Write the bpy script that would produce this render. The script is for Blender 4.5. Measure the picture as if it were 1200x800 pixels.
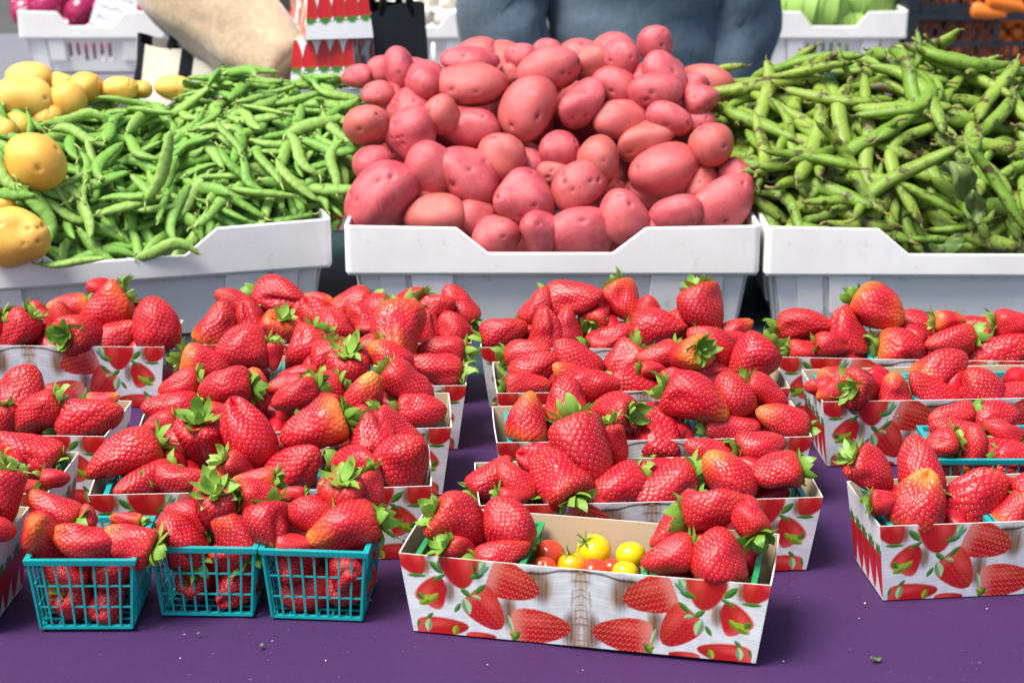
import bpy, math, random
import numpy as np
from mathutils import Vector, Matrix, Quaternion

R = math.radians
random.seed(7)
rng = np.random.default_rng(7)

# ------------------------------------------------------------------ scene, camera, sky, sun, exposure
sc = bpy.context.scene
for o in list(bpy.data.objects):
    bpy.data.objects.remove(o)
C = sc.collection
PITCH, CAMZ, FPX = 0.3135, 0.824, 2115.0          # table top is z = 0, the ground z = -0.75
cam_data = bpy.data.cameras.new("camera")
cam_data.sensor_width = 36.0
cam_data.lens = 36.0 * FPX / 1200.0
cam_data.clip_end = 2000.0
cam_data.clip_start = 0.05
cam_data.dof.use_dof = True
cam_data.dof.focus_distance = 2.0
cam_data.dof.aperture_fstop = 8.0
cam = bpy.data.objects.new("camera", cam_data)
cam.location = (0, 0, CAMZ)
cam.rotation_euler = (math.pi / 2 - PITCH, 0, 0)
C.objects.link(cam)
sc.camera = cam

SUN_AZ, SUN_EL = R(-122), R(62)                   # azimuth from +Y, clockwise positive: the sun stands front left
world = bpy.data.worlds.new("World")
sc.world = world
world.use_nodes = True
wn = world.node_tree.nodes
sky = wn.new("ShaderNodeTexSky")
sky.sky_type = 'NISHITA'
sky.sun_disc = False
sky.sun_elevation = SUN_EL
sky.sun_rotation = SUN_AZ
sky.air_density = 1.0
sky.dust_density = 3.0
bg = wn["Background"]
bg.inputs[1].default_value = 0.125
world.node_tree.links.new(sky.outputs[0], bg.inputs[0])

sun_data = bpy.data.lights.new("sun", 'SUN')
sun_data.energy = 4.0
sun_data.angle = R(26)
sun_data.color = (1.0, 0.95, 0.88)
sun = bpy.data.objects.new("sun", sun_data)
sdir = Vector((math.sin(SUN_AZ) * math.cos(SUN_EL), math.cos(SUN_AZ) * math.cos(SUN_EL), math.sin(SUN_EL)))
sun.rotation_euler = sdir.to_track_quat('Z', 'Y').to_euler()
sun.location = (-3, -2, 6)
C.objects.link(sun)

sc.view_settings.view_transform = 'Standard'
sc.view_settings.look = 'None'
sc.view_settings.gamma = 1.0
sc.view_settings.use_curve_mapping = False
sc.view_settings.exposure = 0.72
sc.render.engine = 'CYCLES'
sc.cycles.use_denoising = True
sc.cycles.max_bounces = 6
sc.cycles.diffuse_bounces = 3
sc.cycles.glossy_bounces = 2
sc.cycles.transparent_max_bounces = 4

# ------------------------------------------------------------------ helpers
CP, SP = math.cos(PITCH), math.sin(PITCH)
RIGHT = Vector((1, 0, 0)); UP = Vector((0, SP, CP)); TOW = Vector((0, -CP, SP))

def ray(px, py):
    a = (px - 600) / FPX; b = -(py - 400) / FPX
    return Vector((a, CP + b * SP, -SP + b * CP))

def at(px, py, Y=None, Z=None):
    d = ray(px, py)
    t = Y / d.y if Y is not None else (Z - CAMZ) / d.z
    return Vector((d.x * t, d.y * t, CAMZ + d.z * t))

def depth_of(p):
    return p[1] * CP - (p[2] - CAMZ) * SP

def to_px(p):
    d = depth_of(p); u = p[1] * SP + (p[2] - CAMZ) * CP
    return 600 + FPX * p[0] / d, 400 - FPX * u / d

def mesh_of(name, verts, faces, mats, smooth=True, fmat=None):
    me = bpy.data.meshes.new(name)
    me.from_pydata([tuple(map(float, v)) for v in verts], [], [tuple(int(i) for i in f) for f in faces])
    for m in (mats if isinstance(mats, (list, tuple)) else [mats]):
        me.materials.append(m)
    if smooth:
        me.polygons.foreach_set('use_smooth', [True] * len(me.polygons))
    if fmat is not None:
        me.polygons.foreach_set('material_index', [int(i) for i in fmat])
    me.update()
    return me

def fattr(me, name, vals):
    a = me.attributes.new(name, 'FLOAT', 'POINT')
    a.data.foreach_set('value', np.asarray(vals, dtype=np.float32))

def obj(name, me, parent=None, loc=None, rot=None, scale=None):
    o = bpy.data.objects.new(name, me)
    C.objects.link(o)
    if parent is not None: o.parent = parent
    if loc is not None: o.location = loc
    if rot is not None:
        if isinstance(rot, Quaternion):
            o.rotation_mode = 'QUATERNION'; o.rotation_quaternion = rot
        else: o.rotation_euler = rot
    if scale is not None: o.scale = scale
    return o

def tag(o, label=None, cat=None, group=None, kind=None):
    if label: o['label'] = label
    if cat: o['category'] = cat
    if group: o['group'] = group
    if kind: o['kind'] = kind
    return o

class MB:
    """collects shapes into one mesh"""
    def __init__(s): s.v = []; s.f = []; s.m = []
    def add(s, v, f, m=0):
        n = len(s.v); s.v.extend([tuple(map(float, p)) for p in v])
        s.f.extend([tuple(int(i) + n for i in q) for q in f]); s.m.extend([m] * len(f))
    def box(s, x0, x1, y0, y1, z0, z1, m=0):
        v = [(x, y, z) for z in (z0, z1) for y in (y0, y1) for x in (x0, x1)]
        s.add(v, [(0, 2, 3, 1), (4, 5, 7, 6), (0, 1, 5, 4), (2, 6, 7, 3), (0, 4, 6, 2), (1, 3, 7, 5)], m)
    def hexa(s, p, m=0):       # p: 8 points, bottom 4 ccw then top 4 ccw
        s.add(p, [(3, 2, 1, 0), (4, 5, 6, 7), (0, 1, 5, 4), (1, 2, 6, 5), (2, 3, 7, 6), (3, 0, 4, 7)], m)
    def bar(s, a, b, w, h, up=(0, 0, 1), m=0):
        a = Vector(a); b = Vector(b); d = (b - a).normalized(); side = d.cross(Vector(up)).normalized() * w / 2
        u = side.cross(d).normalized() * h / 2
        s.hexa([a - side - u, a + side - u, b + side - u, b - side - u, a - side + u, a + side + u, b + side + u, b - side + u], m)
    def tube(s, pts, rad, n=8, m=0, flat=1.0):
        pts = [Vector(p) for p in pts]; vs = []; k = len(pts)
        prev = None
        for i, p in enumerate(pts):
            d = (pts[min(i + 1, k - 1)] - pts[max(i - 1, 0)]).normalized()
            ref = prev if prev is not None else (Vector((0, 0, 1)) if abs(d.z) < .9 else Vector((1, 0, 0)))
            a = (ref - d * ref.dot(d)).normalized(); prev = a; b = d.cross(a)
            r = rad[i] if isinstance(rad, (list, tuple)) else rad
            for j in range(n):
                t = 2 * math.pi * j / n
                vs.append(p + a * math.cos(t) * r + b * math.sin(t) * r * flat)
        f = [(i * n + j, i * n + (j + 1) % n, (i + 1) * n + (j + 1) % n, (i + 1) * n + j) for i in range(k - 1) for j in range(n)]
        f.append(tuple(reversed(range(n)))); f.append(tuple(range((k - 1) * n, k * n)))
        s.add(vs, f, m)
    def mesh(s, name, mats, smooth=False): return mesh_of(name, s.v, s.f, mats, smooth, s.m)
    def build(s, name, mats, parent=None, smooth=False, **k): return obj(name, s.mesh(name, mats, smooth), parent, **k)

def smoothstep(a, b, x):
    t = np.clip((np.asarray(x, float) - a) / (b - a), 0, 1); return t * t * (3 - 2 * t)

# ------------------------------------------------------------------ materials
class NT:
    def __init__(s, name):
        s.m = bpy.data.materials.new(name); s.m.use_nodes = True; s.t = s.m.node_tree
        s.b = s.t.nodes["Principled BSDF"]
    def n(s, typ, **k):
        x = s.t.nodes.new(typ)
        for a, v in k.items(): setattr(x, a, v)
        return x
    def l(s, a, b): s.t.links.new(a, b)
    def setin(s, sock, v):
        if hasattr(v, 'node'): s.l(v, sock)
        else: sock.default_value = v
    def mix(s, f, a, b, mode='MIX'):
        x = s.n("ShaderNodeMix", data_type='RGBA', blend_type=mode)
        s.setin(x.inputs[0], f)
        s.setin(x.inputs[6], a if hasattr(a, 'node') else (*a, 1)); s.setin(x.inputs[7], b if hasattr(b, 'node') else (*b, 1))
        return x.outputs[2]
    def math(s, op, a, b=0.0, clamp=False):
        x = s.n("ShaderNodeMath", operation=op, use_clamp=clamp); s.setin(x.inputs[0], a); s.setin(x.inputs[1], b); return x.outputs[0]
    def mapr(s, v, a, b, c=0.0, d=1.0, smooth=True):
        x = s.n("ShaderNodeMapRange", interpolation_type='SMOOTHSTEP' if smooth else 'LINEAR')
        s.setin(x.inputs[0], v)
        for i, q in enumerate((a, b, c, d)): s.setin(x.inputs[i + 1], q)
        return x.outputs[0]
    def noise(s, scale, detail=3, rough=.5, coord='Object', dist=0.0):
        x = s.n("ShaderNodeTexNoise"); x.inputs['Scale'].default_value = scale; x.inputs['Detail'].default_value = detail
        x.inputs['Roughness'].default_value = rough; x.inputs['Distortion'].default_value = dist
        tc = s.n("ShaderNodeTexCoord"); s.l(tc.outputs[coord], x.inputs['Vector']); return x.outputs[0]
    def attr(s, name):
        x = s.n("ShaderNodeAttribute", attribute_name=name); return x
    def bump(s, h, strength=.3, dist=.002):
        x = s.n("ShaderNodeBump"); x.inputs['Strength'].default_value = strength; x.inputs['Distance'].default_value = dist
        s.l(h, x.inputs['Height']); s.l(x.outputs[0], s.b.inputs['Normal'])
    def set(s, color=None, rough=None, spec=None, **k):
        if color is not None: s.setin(s.b.inputs['Base Color'], color if hasattr(color, 'node') else (*color, 1))
        if rough is not None: s.setin(s.b.inputs['Roughness'], rough)
        if spec is not None: s.setin(s.b.inputs['Specular IOR Level'], spec)
        for a, v in k.items(): s.setin(s.b.inputs[a.replace('_', ' ')], v)
        return s.m

def plain(name, col, rough=.5, spec=.5, var=.12, scale=40, bump=0.0, bscale=300):
    t = NT(name)
    c = t.mix(t.noise(scale), tuple(x * (1 - var) for x in col), tuple(min(1, x * (1 + var)) for x in col))
    if bump: t.bump(t.noise(bscale, 2), bump, .001)
    return t.set(c, rough, spec)

def mat_berry():
    t = NT('strawberry_skin')
    a = t.attr('axis').outputs['Fac']; dm = t.attr('dim').outputs['Fac']
    oi = t.n("ShaderNodeObjectInfo")
    sep = t.n("ShaderNodeSeparateColor"); t.l(oi.outputs['Color'], sep.inputs[0])
    n1 = t.noise(2.2, 3)
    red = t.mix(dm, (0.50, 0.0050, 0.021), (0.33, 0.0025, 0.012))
    red = t.mix(t.math('MULTIPLY', n1, sep.outputs[2]), red, (0.26, 0.002, 0.014))
    an = t.math('ADD', a, t.math('MULTIPLY', t.math('SUBTRACT', n1, .5), .5))
    tip = t.math('MULTIPLY', t.mapr(an, .55, 1.0), sep.outputs[0])
    sh = t.math('MULTIPLY', t.mapr(an, .42, 0.0), sep.outputs[1])
    orange = t.mix(t.math('POWER', t.math('MAXIMUM', tip, sh), 3.0), (0.70, 0.085, 0.015), (0.80, 0.40, 0.06))
    c = t.mix(t.math('MAXIMUM', tip, sh), red, orange)
    return t.set(c, t.mapr(n1, .3, .7, .32, .50), .38)

def mat_leaf(name, c0, c1, c2):
    t = NT(name)
    oi = t.n("ShaderNodeObjectInfo")
    c = t.mix(t.noise(3.0), c0, c1)
    c = t.mix(t.math('MULTIPLY', oi.outputs['Random'], .6), c, c2)
    m = t.set(c, .45, .4)
    tr = t.n("ShaderNodeBsdfTranslucent"); t.l(c, tr.inputs[0])
    mx = t.n("ShaderNodeMixShader"); mx.inputs[0].default_value = .25
    out = t.t.nodes["Material Output"]
    t.l(t.b.outputs[0], mx.inputs[1]); t.l(tr.outputs[0], mx.inputs[2]); t.l(mx.outputs[0], out.inputs[0])
    return m

def mat_potato(name, c0, c1, fleck, eye, c2):
    t = NT(name)
    oi = t.n("ShaderNodeObjectInfo")
    c = t.mix(t.mapr(t.noise(1.6, 4, .6), .3, .7), c0, c1)
    c = t.mix(t.math('MULTIPLY', t.mapr(t.noise(20, 4, .75), .52, .74), .45), c, fleck)
    c = t.mix(t.math('MULTIPLY', t.mapr(t.noise(5, 4, .7, dist=1.2), .52, .70), .5), c, c2)
    c = t.mix(t.math('MULTIPLY', t.mapr(t.noise(9, 2, .5), .68, .74), .7), c, eye)
    c = t.mix(t.math('MULTIPLY', t.mapr(oi.outputs['Random'], .3, 1.0, smooth=False), .55), c, c2)
    c = t.mix(t.attr('eye').outputs['Fac'], c, eye)
    t.bump(t.noise(22, 5, .7), .35, .004)
    return t.set(c, t.mapr(t.noise(3, 3), .3, .7, .30, .48), .5)

def mat_pod(name, c0, c1, tipc, spot, spot_amt):
    t = NT(name)
    oi = t.n("ShaderNodeObjectInfo")
    a = t.attr('axis').outputs['Fac']
    c = t.mix(oi.outputs['Random'], c0, c1)
    c = t.mix(t.math('MULTIPLY', t.noise(9, 3), .5), c, tuple(x * .55 for x in c0))
    if spot_amt:
        nz = t.noise(7, 4, .65)
        c = t.mix(t.math('MULTIPLY', t.mapr(nz, .53, .66), spot_amt), c, spot)
        e = t.math('ABSOLUTE', t.math('SUBTRACT', a, .5))
        e = t.math('ADD', e, t.math('MULTIPLY', t.math('SUBTRACT', nz, .5), .25))
        c = t.mix(t.math('MULTIPLY', t.mapr(e, .40, .52), .85), c, tipc)
    t.bump(t.noise(12, 3), .25, .01)
    return t.set(c, .52, .35)

M = {}
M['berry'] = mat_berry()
M['seed'] = plain('strawberry_seed', (.74, .45, .10), .4, .5, .3, 80)
M['calyx'] = mat_leaf('calyx_green', (.085, .24, .022), (.20, .39, .045), (.34, .50, .09))
M['stem'] = plain('berry_stem', (.30, .42, .08), .5)
M['potato'] = mat_potato('red_potato_skin', (.58, .105, .120), (.42, .042, .066), (.70, .34, .27), (.16, .02, .025), (.50, .135, .085))
M['ypotato'] = mat_potato('yellow_potato_skin', (.82, .47, .075), (.76, .38, .05), (.60, .33, .08), (.42, .20, .04), (.84, .54, .12))
M['pea'] = mat_pod('pea_pod_green', (.14, .33, .042), (.29, .45, .095), (.3, .35, .1), (.1, .2, .03), 0.0)
M['peacap'] = plain('pea_cap', (.30, .42, .10), .6, .3, .35, 60)
M['bean'] = mat_pod('bean_pod_green', (.135, .255, .022), (.25, .345, .048), (.045, .022, .010), (.050, .030, .010), .95)
M['beanstem'] = plain('bean_stem', (.20, .17, .06), .7, .2, .4, 60)
M['leafgrey'] = mat_leaf('wilted_leaf', (.07, .15, .03), (.14, .22, .05), (.18, .25, .07))

def mat_white():
    t = NT('crate_plastic')
    n = t.noise(5, 4, .6); n2 = t.noise(38, 4, .7)
    c = t.mix(t.mapr(n, .35, .75), (.87, .86, .84), (.78, .765, .745))
    c = t.mix(t.math('MULTIPLY', t.mapr(n2, .57, .76), .5), c, (.42, .34, .27))
    c = t.mix(t.math('MULTIPLY', t.mapr(t.noise(3, 5, .7), .50, .75), .18), c, (.50, .43, .36))
    t.bump(t.noise(60, 2), .05, .002)
    return t.set(c, .38, .45)
M['crate'] = mat_white()
M['blackcrate'] = plain('black_crate_plastic', (.018, .022, .032), .45, .4)

def mat_basket(name, col):
    t = NT(name)
    c = t.mix(t.noise(25), col, tuple(x * .8 for x in col))
    t.set(c, .28, .5)
    tr = t.n("ShaderNodeBsdfTranslucent"); t.l(c, tr.inputs[0])
    mx = t.n("ShaderNodeMixShader"); mx.inputs[0].default_value = .3
    t.l(t.b.outputs[0], mx.inputs[1]); t.l(tr.outputs[0], mx.inputs[2]); t.l(mx.outputs[0], t.t.nodes["Material Output"].inputs[0])
    return t.m
M['teal'] = mat_basket('teal_basket', (.015, .50, .52))
M['green'] = mat_basket('green_basket', (.03, .42, .13))

def mat_kraft():
    t = NT('kraft_board')
    c = t.mix(t.noise(18, 3), (.50, .385, .26), (.42, .315, .20))
    c = t.mix(t.math('MULTIPLY', t.mapr(t.noise(420, 2), .58, .75), .35), c, (.24, .17, .10))
    return t.set(c, .75, .25)
M['kraft'] = mat_kraft()
M['edge'] = plain('board_edge', (.72, .68, .60), .7, .2)
t = NT('printed_board'); pa = t.attr('print')
M['print'] = t.set(pa.outputs['Color'], .33, .45)

def mat_cloth(name, col, sheen=.25):
    t = NT(name)
    c = t.mix(t.noise(7, 4), col, tuple(x * .78 for x in col))
    c = t.mix(t.math('MULTIPLY', t.mapr(t.noise(900, 2, .6), .45, .75), .35), c, tuple(min(1, x * 1.9 + .01) for x in col))
    lint = t.mapr(t.noise(260, 1, .4), .765, .79)
    c = t.mix(t.math('MULTIPLY', lint, .22), c, (.45, .38, .5))
    t.bump(t.noise(1100, 1), .3, .0006)
    t.set(c, .62, .25)
    t.b.inputs['Sheen Weight'].default_value = sheen
    return t.m
M['purple'] = mat_cloth('purple_cloth', (.042, .0125, .073), .05)
M['dkteal'] = mat_cloth('dark_teal_cloth', (.006, .035, .040), .1)
M['paleCloth'] = mat_cloth('grey_cloth', (.16, .16, .18), .1)
M['metal'] = plain('grey_metal', (.25, .25, .26), .4, .5)
M['tabletop'] = plain('table_board', (.55, .54, .50), .6, .3)

def mat_ground():
    t = NT('asphalt')
    c = t.mix(t.noise(1.2, 5), (.055, .055, .057), (.085, .083, .08))
    c = t.mix(t.math('MULTIPLY', t.mapr(t.noise(160, 2), .55, .75), .5), c, (.14, .135, .13))
    t.bump(t.noise(200, 3), .5, .004)
    return t.set(c, .9, .2)
M['ground'] = mat_ground()

# ------------------------------------------------------------------ the setting: ground, tables, cloths
gm = MB(); gm.add([(-600, -600, 0), (600, -600, 0), (600, 600, 0), (-600, 600, 0)], [(0, 1, 2, 3)])
g = gm.build('ground', M['ground'], loc=(0, 0, -.75)); tag(g, 'grey asphalt ground of the market', 'ground', kind='structure')

def table(label, x0, x1, y0, y1, top=-.014):
    t = obj('folding_table', None, loc=((x0 + x1) / 2, (y0 + y1) / 2, -.75))
    hx, hy = (x1 - x0) / 2, (y1 - y0) / 2
    m = MB(); m.box(-hx, hx, -hy, hy, .75 + top - .03, .75 + top); m.build('table_top', M['tabletop'], t)
    for sx in (-1, 1):
        for sy in (-1, 1):
            m = MB(); m.tube([(sx * (hx - .12), sy * (hy - .08), 0), (sx * (hx - .12), sy * (hy - .08), .75 + top - .031)], .016, 10)
            m.build('leg', M['metal'], t, smooth=True)
    return tag(t, label, 'table')
table('folding table under the purple cloth', -1.45, 1.45, 1.525, 2.38)
table('folding table under the dark teal cloth, below the produce crates', -1.45, 1.45, 2.42, 3.60)
table('folding table under the grey cloth behind the people', -2.6, 2.6, 4.72, 5.65)

def cloth(name, mat, label, x0, x1, y0, y1, z, drop, amp, seed, dx=.012, back=True):
    """one draped sheet: flat top with faint wrinkles, rounded front edge, hanging front with soft folds"""
    r = np.random.default_rng(seed)
    xs = np.linspace(x0, x1, int((x1 - x0) / dx))
    prof = []                                      # (y, z, topness)
    rad = .014
    n = 14
    for s in np.linspace(drop, 0.0, 22)[:-1]: prof.append((y0 - rad, z - rad - s, 0, s))
    for k in range(9):
        a = k / 8 * math.pi / 2; prof.append((y0 - rad * math.cos(a), z - rad + rad * math.sin(a), .3 * math.sin(a), 0))
    for s in np.linspace(0, 1, int((y1 - y0) / dx))[1:]: prof.append((y0 + s * (y1 - y0), z, 1, 0))
    P = np.array(prof); X, I = np.meshgrid(xs, np.arange(len(P)))
    Yv = P[I, 0]; Zv = P[I, 1].copy(); top = P[I, 2]; dr = P[I, 3]
    w = np.zeros_like(X)
    for k in range(26):
        ang = r.uniform(-.5, .5) + (math.pi / 2 if r.random() < .55 else 0); fr = r.uniform(7, 42); ph = r.uniform(0, 6.28)
        q = X * math.cos(ang) + Yv * math.sin(ang)
        env = np.exp(-((X - r.uniform(x0, x1)) / r.uniform(.2, .7)) ** 2)
        w += np.sin(q * fr + ph) * env / (fr / 16)
    w = w / np.abs(w).max()
    for k in range(9):                              # pressed creases
        ang = r.uniform(-.25, .25) + (math.pi / 2 if k % 2 else 0); q = X * math.cos(ang) + (Yv - y0) * math.sin(ang); c_ = r.uniform(-.5, .9) if k % 2 == 0 else r.uniform(.03, .8)
        w = w + r.uniform(.5, 1.0) * np.exp(-((q - c_) / .006) ** 2) * (np.sin(q * 0 + X * 3 + k) > -.3)
    w = np.minimum(w, 1.0)
    Zv += top * amp * (1 + 2.2 * smoothstep(.14, .02, Yv - y0)) * (w - 1)                       # wrinkles press down from the nominal plane only
    fold = sum(np.sin(X * f + p) for f, p in ((9, .3), (17, 1.9), (31, 4.0))) * .018
    Yv = Yv + fold * np.clip(dr / max(drop, .01), 0, 1)
    ny, nx = X.shape
    v = np.stack([X, Yv, Zv], -1).reshape(-1, 3)
    f = [(j * nx + i, j * nx + i + 1, (j + 1) * nx + i + 1, (j + 1) * nx + i) for j in range(ny - 1) for i in range(nx - 1)]
    o = obj(name, mesh_of(name, v, f, mat)); return tag(o, label, 'tablecloth')
cloth('tablecloth', M['purple'], 'purple tablecloth under the strawberry trays and baskets', -1.46, 1.46, 1.511, 2.393, 0.0, .68, .0013, 3)
cloth('tablecloth', M['dkteal'], 'dark teal tablecloth showing between the trays and the white crates', -1.46, 1.46, 2.425, 3.62, -.001, .5, .001, 5, .03)
cloth('tablecloth', M['paleCloth'], 'grey tablecloth under the crates behind the people', -2.62, 2.62, 4.70, 5.67, -.001, .68, .002, 9, .04)

# ------------------------------------------------------------------ strawberry meshes
CTRL = np.array([(.085, 0), (.04, .11), (0, .25), (.012, .37), (.07, .46), (.17, .505), (.30, .50), (.46, .455), (.61, .39), (.75, .305), (.87, .205), (.955, .11), (1, 0)])
def catmull(P, n):
    P = np.asarray(P, float); k = len(P); t = np.linspace(0, k - 1 - 1e-9, n); i = t.astype(int); u = (t - i)[:, None]
    p0 = P[np.maximum(i - 1, 0)]; p1 = P[i]; p2 = P[i + 1]; p3 = P[np.minimum(i + 2, k - 1)]
    return .5 * ((2 * p1) + (-p0 + p2) * u + (2 * p0 - 5 * p1 + 4 * p2 - p3) * u ** 2 + (-p0 + 3 * p1 - 3 * p2 + p3) * u ** 3)

def berry_raw(r, nu, nv, nseeds, kind):
    """unit strawberry: crown at z = -.5, tip at z = +.5, width about .84"""
    ctrl = CTRL.copy()
    blunt = r.uniform(.12, .42) + (.16 if kind == 'blunt' else 0) - (.06 if kind == 'long' else 0)
    ctrl[5:-1, 1] *= 1 + blunt * np.linspace(0, 1, len(ctrl[5:-1])) ** 1.3
    prof = catmull(ctrl, 400)
    prof[:, 1] = np.clip(prof[:, 1], 0, None)
    seg = np.hypot(np.diff(prof[:, 0]), np.diff(prof[:, 1]))
    s = np.concatenate([[0], np.cumsum(seg)]); s /= s[-1]
    ph = r.uniform(0, 6.28, 8); e = r.uniform(.86, 1.0); amp = r.uniform(.025, .06)
    fur = r.uniform(0, 6.28); fdep = {'fold': .30, 'lobed': .22}.get(kind, r.choice([0, 0, .08]))
    bx, by = r.uniform(-.09, .09, 2); dents = [(r.uniform(0, 6.28), r.uniform(.15, .9), r.uniform(.05, .16)) for _ in range(5)]
    def surf(th, sv):
        a = np.interp(sv, s, prof[:, 0]); rr = np.interp(sv, s, prof[:, 1]) * .84
        mid = np.sin(np.clip(a, 0, 1) * math.pi)
        rr = rr * (1 + amp * np.sin(2 * th + ph[0] + 3 * a) + amp * .8 * np.sin(3 * th + ph[1] - 4 * a) + amp * .5 * np.sin(5 * th + ph[2] + 6 * a))
        dth = (th - fur + math.pi) % (2 * math.pi) - math.pi
        rr = rr * (1 - fdep * np.exp(-(dth / .28) ** 2) * smoothstep(.1, .55, a))
        for dth0, da, dr_ in dents:
            dd = ((th - dth0 + math.pi) % (2 * math.pi) - math.pi); rr = rr * (1 - dr_ * np.exp(-(dd / .45) ** 2 - ((a - da) / .16) ** 2))
        if kind == 'lobed':
            rr = rr * (1 + .16 * np.cos(2 * (th - fur)) * smoothstep(.25, .95, a))
            a = a + .07 * np.cos(2 * (th - fur) + math.pi) * smoothstep(.5, 1, a) * -1
        x = rr * np.cos(th) + bx * mid; y = rr * np.sin(th) * e + by * mid
        return np.stack([x, y, a - .5], -1), a
    # area-even seeds on a spiral
    S = np.linspace(0, 1, 400); area = np.cumsum(np.interp(S, s, prof[:, 1])); area /= area[-1]
    k = np.arange(nseeds); q = (k + .5) / nseeds * .975 + .02
    sv = np.interp(q, area, S); th = k * 2.399963 + r.normal(0, .05, nseeds)
    seeds, _ = surf(th, sv)
    e1, _ = surf(th + 1e-3, sv); e2, _ = surf(th, np.clip(sv + 1e-3, 0, 1))
    nrm = np.cross(e1 - seeds, e2 - seeds); nrm /= np.linalg.norm(nrm, axis=1, keepdims=True) + 1e-12
    axd = e2 - seeds; axd /= np.linalg.norm(axd, axis=1, keepdims=True) + 1e-12
    thg = np.linspace(0, 2 * math.pi, nu, endpoint=False); svg = np.linspace(0, 1, nv)
    T, SV = np.meshgrid(thg, svg)
    V, A = surf(T, SV); V = V.reshape(-1, 3); A = A.reshape(-1)
    f = [(j * nu + i, j * nu + (i + 1) % nu, (j + 1) * nu + (i + 1) % nu, (j + 1) * nu + i) for j in range(nv - 1) for i in range(nu)]
    d = np.full(len(V), 9.0)
    for c in range(0, len(V), 4000):
        D = V[c:c + 4000, None, :] - seeds[None]; d[c:c + 4000] = np.sqrt((D * D).sum(-1).min(1))
    sp = math.sqrt(2.0 / nseeds)
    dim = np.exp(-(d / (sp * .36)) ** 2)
    Vg = V.reshape(nv, nu, 3)
    du = np.roll(Vg, -1, 1) - np.roll(Vg, 1, 1); dv = np.gradient(Vg, axis=0)
    N = np.cross(du, dv).reshape(-1, 3); N /= np.linalg.norm(N, axis=1, keepdims=True) + 1e-9
    V = V - N * (dim * sp * .21)[:, None]
    return V, f, A, dim, seeds - nrm * sp * .18, nrm, axd, sp

def berry_mesh(name, seed, kind, nu=168, nv=96, nseeds=400, with_seeds=True):
    r = np.random.default_rng(seed)
    V, f, A, dim, sd, nr, ax, sp = berry_raw(r, nu, nv, nseeds, kind)
    v = V.tolist(); fm = [0] * len(f); n0 = len(v); f = list(f); a2 = A.tolist(); d2 = dim.tolist()
    if with_seeds:
        w, h, t = sp * .11, sp * .18, sp * .09
        sid = np.cross(nr, ax)
        for i in range(len(sd)):
            p = sd[i]; b = len(v)
            for q in (p - ax[i] * h, p + sid[i] * w, p + ax[i] * h, p - sid[i] * w, p + nr[i] * t): v.append(q)
            for k in range(4): f.append((b + k, b + (k + 1) % 4, b + 4)); fm.append(1)
            a2 += [0] * 5; d2 += [0] * 5
    me = mesh_of(name, v, f, [M['berry'], M['seed']], True, fm)
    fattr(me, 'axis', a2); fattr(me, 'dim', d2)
    return me
BK = ['plain', 'plain', 'plain', 'blunt', 'blunt', 'long', 'fold', 'lobed', 'plain', 'fold', 'long', 'blunt', 'lobed', 'plain', 'fold', 'blunt']
BERRY = [berry_mesh('strawberry', 100 + i, k) for i, k in enumerate(BK)]

def calyx_mesh(seed):
    r = np.random.default_rng(seed); m = MB(); nl = r.integers(9, 13)
    for k in range(nl):
        th = k * 2 * math.pi / nl + r.normal(0, .15); L = r.uniform(.34, .54); W = r.uniform(.075, .115); curl = r.uniform(-.5, 1.6); tw = r.normal(0, .3)
        c = Vector((math.cos(th), math.sin(th), 0)); sd = Vector((-math.sin(th), math.cos(th), 0)); ns = 6
        vs = []; pos = Vector((0, 0, -.44)) + c * .03; el = R(r.uniform(-5, 35))
        for i in range(ns + 1):
            t = i / ns; e = el + curl * t * t * 1.2
            if i: pos = pos + (c * math.cos(e) - Vector((0, 0, 1)) * math.sin(e)) * (L / ns)
            w = W * (math.sin(math.pi * min(1, .18 + t * .82)) ** .8) * (1.15 if t < .8 else 1)
            s2 = sd * math.cos(tw * t) + Vector((0, 0, 1)) * math.sin(tw * t)
            lift = Vector((0, 0, -1)) * w * .35
            vs += [pos + s2 * w + lift, pos - Vector((0, 0, -1)) * w * .1, pos - s2 * w + lift]
        f = []
        for i in range(ns): f += [(i * 3, i * 3 + 1, i * 3 + 4, i * 3 + 3), (i * 3 + 1, i * 3 + 2, i * 3 + 5, i * 3 + 4)]
        m.add(vs, f, 0)
    L = r.uniform(.06, .22); bx, by = r.normal(0, .05, 2)
    m.tube([(0, 0, -.40), (bx * .4, by * .4, -.48), (bx, by, -.5 - L)], [.035, .026, .022], 7, 1)
    return m.mesh('calyx', [M['calyx'], M['stem']], True)
CALYX = [calyx_mesh(40 + i) for i in range(7)]

def axis_quat(direction, roll):
    q = direction.to_track_quat('Z', 'Y'); return q @ Quaternion((0, 0, 1), roll)

ORD = ['first', 'second', 'third', 'fourth', 'fifth', 'sixth', 'seventh', 'eighth', 'ninth', 'tenth', 'eleventh', 'twelfth', 'thirteenth', 'fourteenth', 'fifteenth', 'sixteenth', 'seventeenth', 'eighteenth', 'nineteenth', 'twentieth']

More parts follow.
